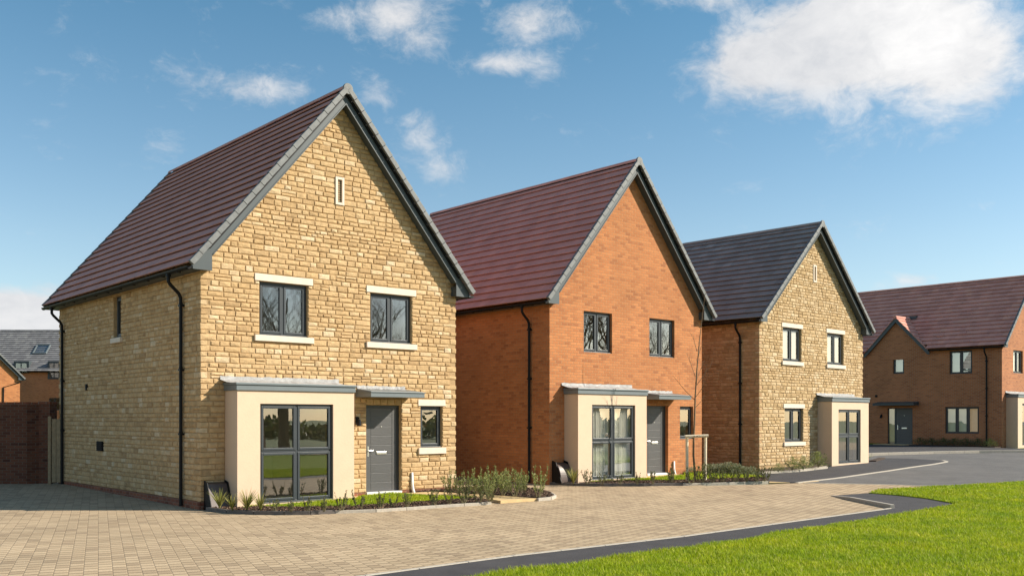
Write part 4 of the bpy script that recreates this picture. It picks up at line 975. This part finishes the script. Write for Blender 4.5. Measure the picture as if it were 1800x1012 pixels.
# young tree with its stakes
random.seed(12)
def bare(mb, p, d, L, r0, depth, spread=.5, up=.25, segs=5, kids=(2, 4)):
    pts = [Vector(p)]; d = Vector(d).normalized(); rad = [r0]
    for i in range(segs):
        d = (d + Vector((random.uniform(-1, 1), random.uniform(-1, 1), random.uniform(-.4, .6) + up * .4)) * .12).normalized(); pts.append(pts[-1] + d * L / segs); rad.append(r0 * (1 - .65 * (i + 1) / segs))
    mb.tube(pts, rad, 7 if r0 > .05 else 5 if r0 > .012 else 4, cap=False)
    if depth:
        for k in range(random.randint(*kids)):
            t_ = random.uniform(.35, .95) * segs; i = min(int(t_), segs - 1); q = pts[i].lerp(pts[i + 1], t_ - i); a = random.uniform(0, 6.28); s = Vector((math.cos(a), math.sin(a), random.uniform(-.1, .5)))
            bare(mb, q, d * (1 - spread) + s * spread + Vector((0, 0, up)), L * random.uniform(.5, .72), rad[i] * random.uniform(.45, .65), depth - 1, spread, up, segs, kids)
tb = at(1222, 843.6, .06); tz = g(tb.y) + .06
sap = thing('sapling', 'bare young tree tied to two wooden stakes before the orange brick house', 'tree', (tb.x, tb.y, tz))
mb = MB(); sc_ = tb.y / F
tp = [(0, 0, 0), (-.02, 0, .35), (-.05, 0, .7), (-.045, .0, 1.1), (-.02, 0, 1.6), (0, 0, 2.3), (.05, .0, 3.1), (.12, .0, 3.9), (.2, 0, 4.6), (.29, 0, 5.3)]
mb.tube(tp, [.034, .031, .029, .028, .026, .022, .018, .013, .009, .004], 8); mb.build('trunk', M['bark'], sap)
mb = MB()
for z0, dx, L in ((2.25, -.8, .9), (2.3, .5, .8), (2.7, .35, .8), (2.9, -.25, .7), (3.3, .25, .6), (2.0, .7, .5), (2.6, .6, .9), (3.6, -.3, .5)):
    q = [p for p in tp if p[2] <= z0][-1]; bare(mb, (q[0], 0, z0), (dx, random.uniform(-.4, .4), .75), L, .009, 1, .4, .5, 5, (1, 2))
mb.build('branches', M['bark'], sap)
stk = thing('tree_stakes', 'two round timber stakes with a crossbar supporting the bare sapling', 'tree stakes', (tb.x, tb.y - .05, tz)); mb = MB()
for x in (-.235, .27):
    mb = MB(); mb.tube([(x, 0, -.1), (x * 1.02, 0, 1.24)], .042, 12); mb.build('stake', M['post'], stk)
mb = MB(); mb.tube([(-.30, -.085, 1.225), (.34, -.085, 1.245)], .042, 12); mb.build('crossbar', M['post'], stk)
mb = MB(); mb.tube([(-.06, -.13, 1.23), (-.09, .0, 1.23), (-.03, .07, 1.24), (.03, .0, 1.25), (.02, -.13, 1.235)], .014, 6); mb.build('strap', M['strap'], stk)

# bare trees across the green, seen mirrored in the upper windows
random.seed(77); TM = []
for i in range(3):
    mb = MB(); bare(mb, (0, 0, 0), (0, 0, 1), 5.6, .30, 5, .55, .28, 5, (4, 5)); TM.append(mb.mesh('trunk', M['bark']))
for i, (x, y, k, lb) in enumerate(((28, 8, 1.1, 'tall bare tree on the green, nearest the court'), (31, 5.5, .95, 'bare tree standing close behind the nearest one'), (26, 5, 1.0, 'bare tree on the green with the lowest branches'), (34, 1, 1.15, 'bare tree on the green behind the photographer'),
        (40, 10, 1.1, 'tall bare tree where the green meets the side road'), (45, 8.6, 1.05, 'slender bare tree beyond the side road'), (50, 5, 1.2, 'forked bare tree beyond the side road'), (38, 25.5, 1.0, 'bare tree by the road bend, nearest the houses'), (42, 24, 1.1, 'bare tree in the middle of the bend'), (40, 28.5, 1.05, 'bare tree at the north end of the bend'), (48, 27, 1.2, 'last bare tree beyond the bend'))):
    t_ = thing('bare_tree', lb, 'tree', (x, y, g(y)), i * 1.3, 'bare trees across the green'); t_.scale = (k, k, k); link(bpy.data.objects.new('trunk', TM[i % 3]), t_)
mb = MB(); random.seed(5)
for i in range(5200):
    x, y = random.uniform(62, 68), random.uniform(-45, 40); hmax = 1.7 + .5 * math.sin(y * .35) + .6 * math.sin(y * .9 + 1); z = random.uniform(0, hmax)
    leaf(mb, (x, y, z), (random.uniform(-1, 1), random.uniform(-1, 1), random.uniform(-.5, 1)), .7, .45)
hd = mb.build('hedge', M['leaf_dark'], fix=False); tag(hd, 'long dark hedge on the far side of the green', 'hedge')

ground_sheet('side_road', [Vector((24.5, 30)), Vector((60, 30)), Vector((60, 43)), Vector((27, 43))], M['paving'], .012)
ground_sheet('side_road', [Vector((25, -60)), Vector((36, -60)), Vector((36, 22)), Vector((25, 19))], M['paving'], .02)
# ------------------------------------------------------------------ sky, sun, camera
SUN_E = R(31.5); az_s = math.atan2(1.0, .01)
sdir = Vector((math.cos(SUN_E), math.cos(SUN_E) * .01, math.sin(SUN_E))).normalized()
li = bpy.data.lights.new('sun', 'SUN'); li.energy = 5.0; li.angle = R(.53); li.color = (1.0, .91, .77)
so = link(bpy.data.objects.new('sun', li)); so.rotation_euler = sdir.to_track_quat('Z', 'Y').to_euler()
wd = bpy.data.worlds.new('World'); sc.world = wd; wd.use_nodes = True
t = NT(wd); t.out = wd.node_tree.nodes['World Output']; bg = wd.node_tree.nodes['Background']
sky = t.n('ShaderNodeTexSky', sky_type='NISHITA'); sky.sun_disc = False; sky.sun_elevation = SUN_E; sky.sun_rotation = az_s; sky.air_density = 1.0; sky.dust_density = .5; sky.ozone_density = 1.2; sky.altitude = 50
tc = t.n('ShaderNodeTexCoord'); sx = t.n('ShaderNodeSeparateXYZ'); t.l(tc.outputs['Generated'], sx.inputs[0])
az = t.math('ARCTAN2', sx.outputs[0], sx.outputs[1]); el = t.math('ARCSINE', sx.outputs[2])
def ae(px, py):
    d = Vector(((px - 900) / F, 1, (VH - py) / F)).normalized(); return math.atan2(d.x, d.y), math.asin(d.z)
BL = [(1335, 105, 105, 66, 1.35), (1270, 120, 62, 48, .85), (1460, 75, 165, 92, 1.6), (1580, 50, 160, 108, 1.7), (1660, 95, 130, 84, 1.5), (1720, 165, 75, 28, .8), (1560, -10, 220, 60, 1.1), (1790, 110, 60, 40, .6), (1490, 125, 120, 46, 1.2),
      (700, 28, 95, 42, .95), (735, 60, 60, 40, .8), (610, 35, 60, 28, .6), (925, 38, 75, 38, .85), (890, 112, 78, 22, .8), (950, 130, 40, 20, .5), (430, 152, 110, 30, .72), (520, 165, 50, 25, .5), (745, 235, 46, 45, .66), (780, 300, 42, 32, .6), (660, 165, 45, 28, .5), (285, 255, 45, 18, .35),
      (1610, 492, 50, 13, .55), (20, 538, 120, 30, 1.4), (90, 508, 45, 18, .7), (60, 572, 150, 28, 1.3), (20, 480, 40, 10, .3), (1200, 5, 60, 25, .4), (1260, -10, 100, 35, .6), (1090, 12, 60, 20, .3)]
tot = None
for (px, py, rx, ry, am) in BL:
    a0, e0 = ae(px, py); sa_, se_ = rx / F * .95, ry / F * .95
    u = t.math('POWER', t.math('DIVIDE', t.math('SUBTRACT', az, a0), sa_), 2.0); v = t.math('POWER', t.math('DIVIDE', t.math('SUBTRACT', el, e0), se_), 2.0)
    gq = t.math('MULTIPLY', t.math('EXPONENT', t.math('MULTIPLY', t.math('ADD', u, v), -1.0)), am); tot = gq if tot is None else t.math('MAXIMUM', tot, gq)
# scattered clouds over the rest of the sky
cv = t.n('ShaderNodeCombineXYZ'); t.l(az, cv.inputs[0]); t.l(t.math('MULTIPLY', el, 1.5), cv.inputs[1])
nw = t.n('ShaderNodeTexNoise'); nw.inputs['Scale'].default_value = 9; nw.inputs['Detail'].default_value = 4; t.l(cv.outputs[0], nw.inputs[0]); va = t.n('ShaderNodeVectorMath', operation='MULTIPLY_ADD'); t.l(nw.outputs['Color'], va.inputs[0]); va.inputs[1].default_value = (.10, .07, .1); t.l(cv.outputs[0], va.inputs[2])
nbig = t.noise(15, 10, va.outputs[0], .66); nfine = t.noise(40, 9, va.outputs[0], .66)
nn = t.math('ADD', t.math('MULTIPLY', nbig, .62), t.math('MULTIPLY', nfine, .38))
dens = t.math('ADD', tot, t.math('MULTIPLY', t.math('SUBTRACT', nn, .485), 2.5))
back = t.math('MULTIPLY', t.smooth(t.noise(2.6, 8, tc.outputs['Generated'], .6), .52, .7), t.math('GREATER_THAN', t.math('ABSOLUTE', az), .62))
big = t.math('MULTIPLY', t.smooth(tot, .55, 1.05), .22)
fac = t.math('MAXIMUM', t.math('MULTIPLY', t.smooth(dens, .16, 1.05), t.math('ADD', big, .76)), t.math('MULTIPLY', back, .85))
a9, e9 = ae(1640, 60); a8, e8 = ae(1400, 120)
def blob(a_, e_, ra, re): return t.math('EXPONENT', t.math('MULTIPLY', t.math('ADD', t.math('POWER', t.math('DIVIDE', t.math('SUBTRACT', az, a_), ra), 2.0), t.math('POWER', t.math('DIVIDE', t.math('SUBTRACT', el, e_), re), 2.0)), -1.0))
bright = blob(a9, e9, .085, .06); shade = blob(a8, e8, .10, .03)
lf = t.math('ADD', t.math('ADD', t.math('MULTIPLY', nn, .9), t.math('MULTIPLY', bright, .30)), t.math('MULTIPLY', shade, -.10))
lum = t.ramp(lf, [(.3, (3.9, 4.0, 4.2)), (.55, (4.9, 4.9, 4.95)), (.85, (6.3, 6.2, 6.1))])
hsv = t.n('ShaderNodeHueSaturation'); hsv.inputs['Saturation'].default_value = 1.0; t.l(t.mix(1.0, sky.outputs[0], t.ramp(el, [(0, (.86,.91,.97)), (.06, (.90,.90,.90)), (.17, (.84,.90,.88)), (.40, (.52,.80,.82))]), 'MULTIPLY'), hsv.inputs['Color'])
mixc = t.mix(fac, hsv.outputs[0], lum); t.l(mixc, bg.inputs[0]); bg.inputs[1].default_value = .11
cam = bpy.data.cameras.new('camera'); cam.sensor_width = 36; cam.lens = F / 1800 * 36; cam.shift_y = (VH - 506) / 1800; cam.clip_start = .1; cam.clip_end = 3000
co = link(bpy.data.objects.new('camera', cam)); co.location = (0, 0, HC); co.rotation_euler = (R(90), 0, 0); sc.camera = co
sc.view_settings.view_transform = 'Standard'; sc.view_settings.look = 'None'; sc.view_settings.gamma = 1; sc.view_settings.exposure = .66; sc.view_settings.use_curve_mapping = False
sc.cycles.max_bounces = 8; sc.cycles.transparent_max_bounces = 12; sc.cycles.caustics_reflective = False; sc.cycles.caustics_refractive = False
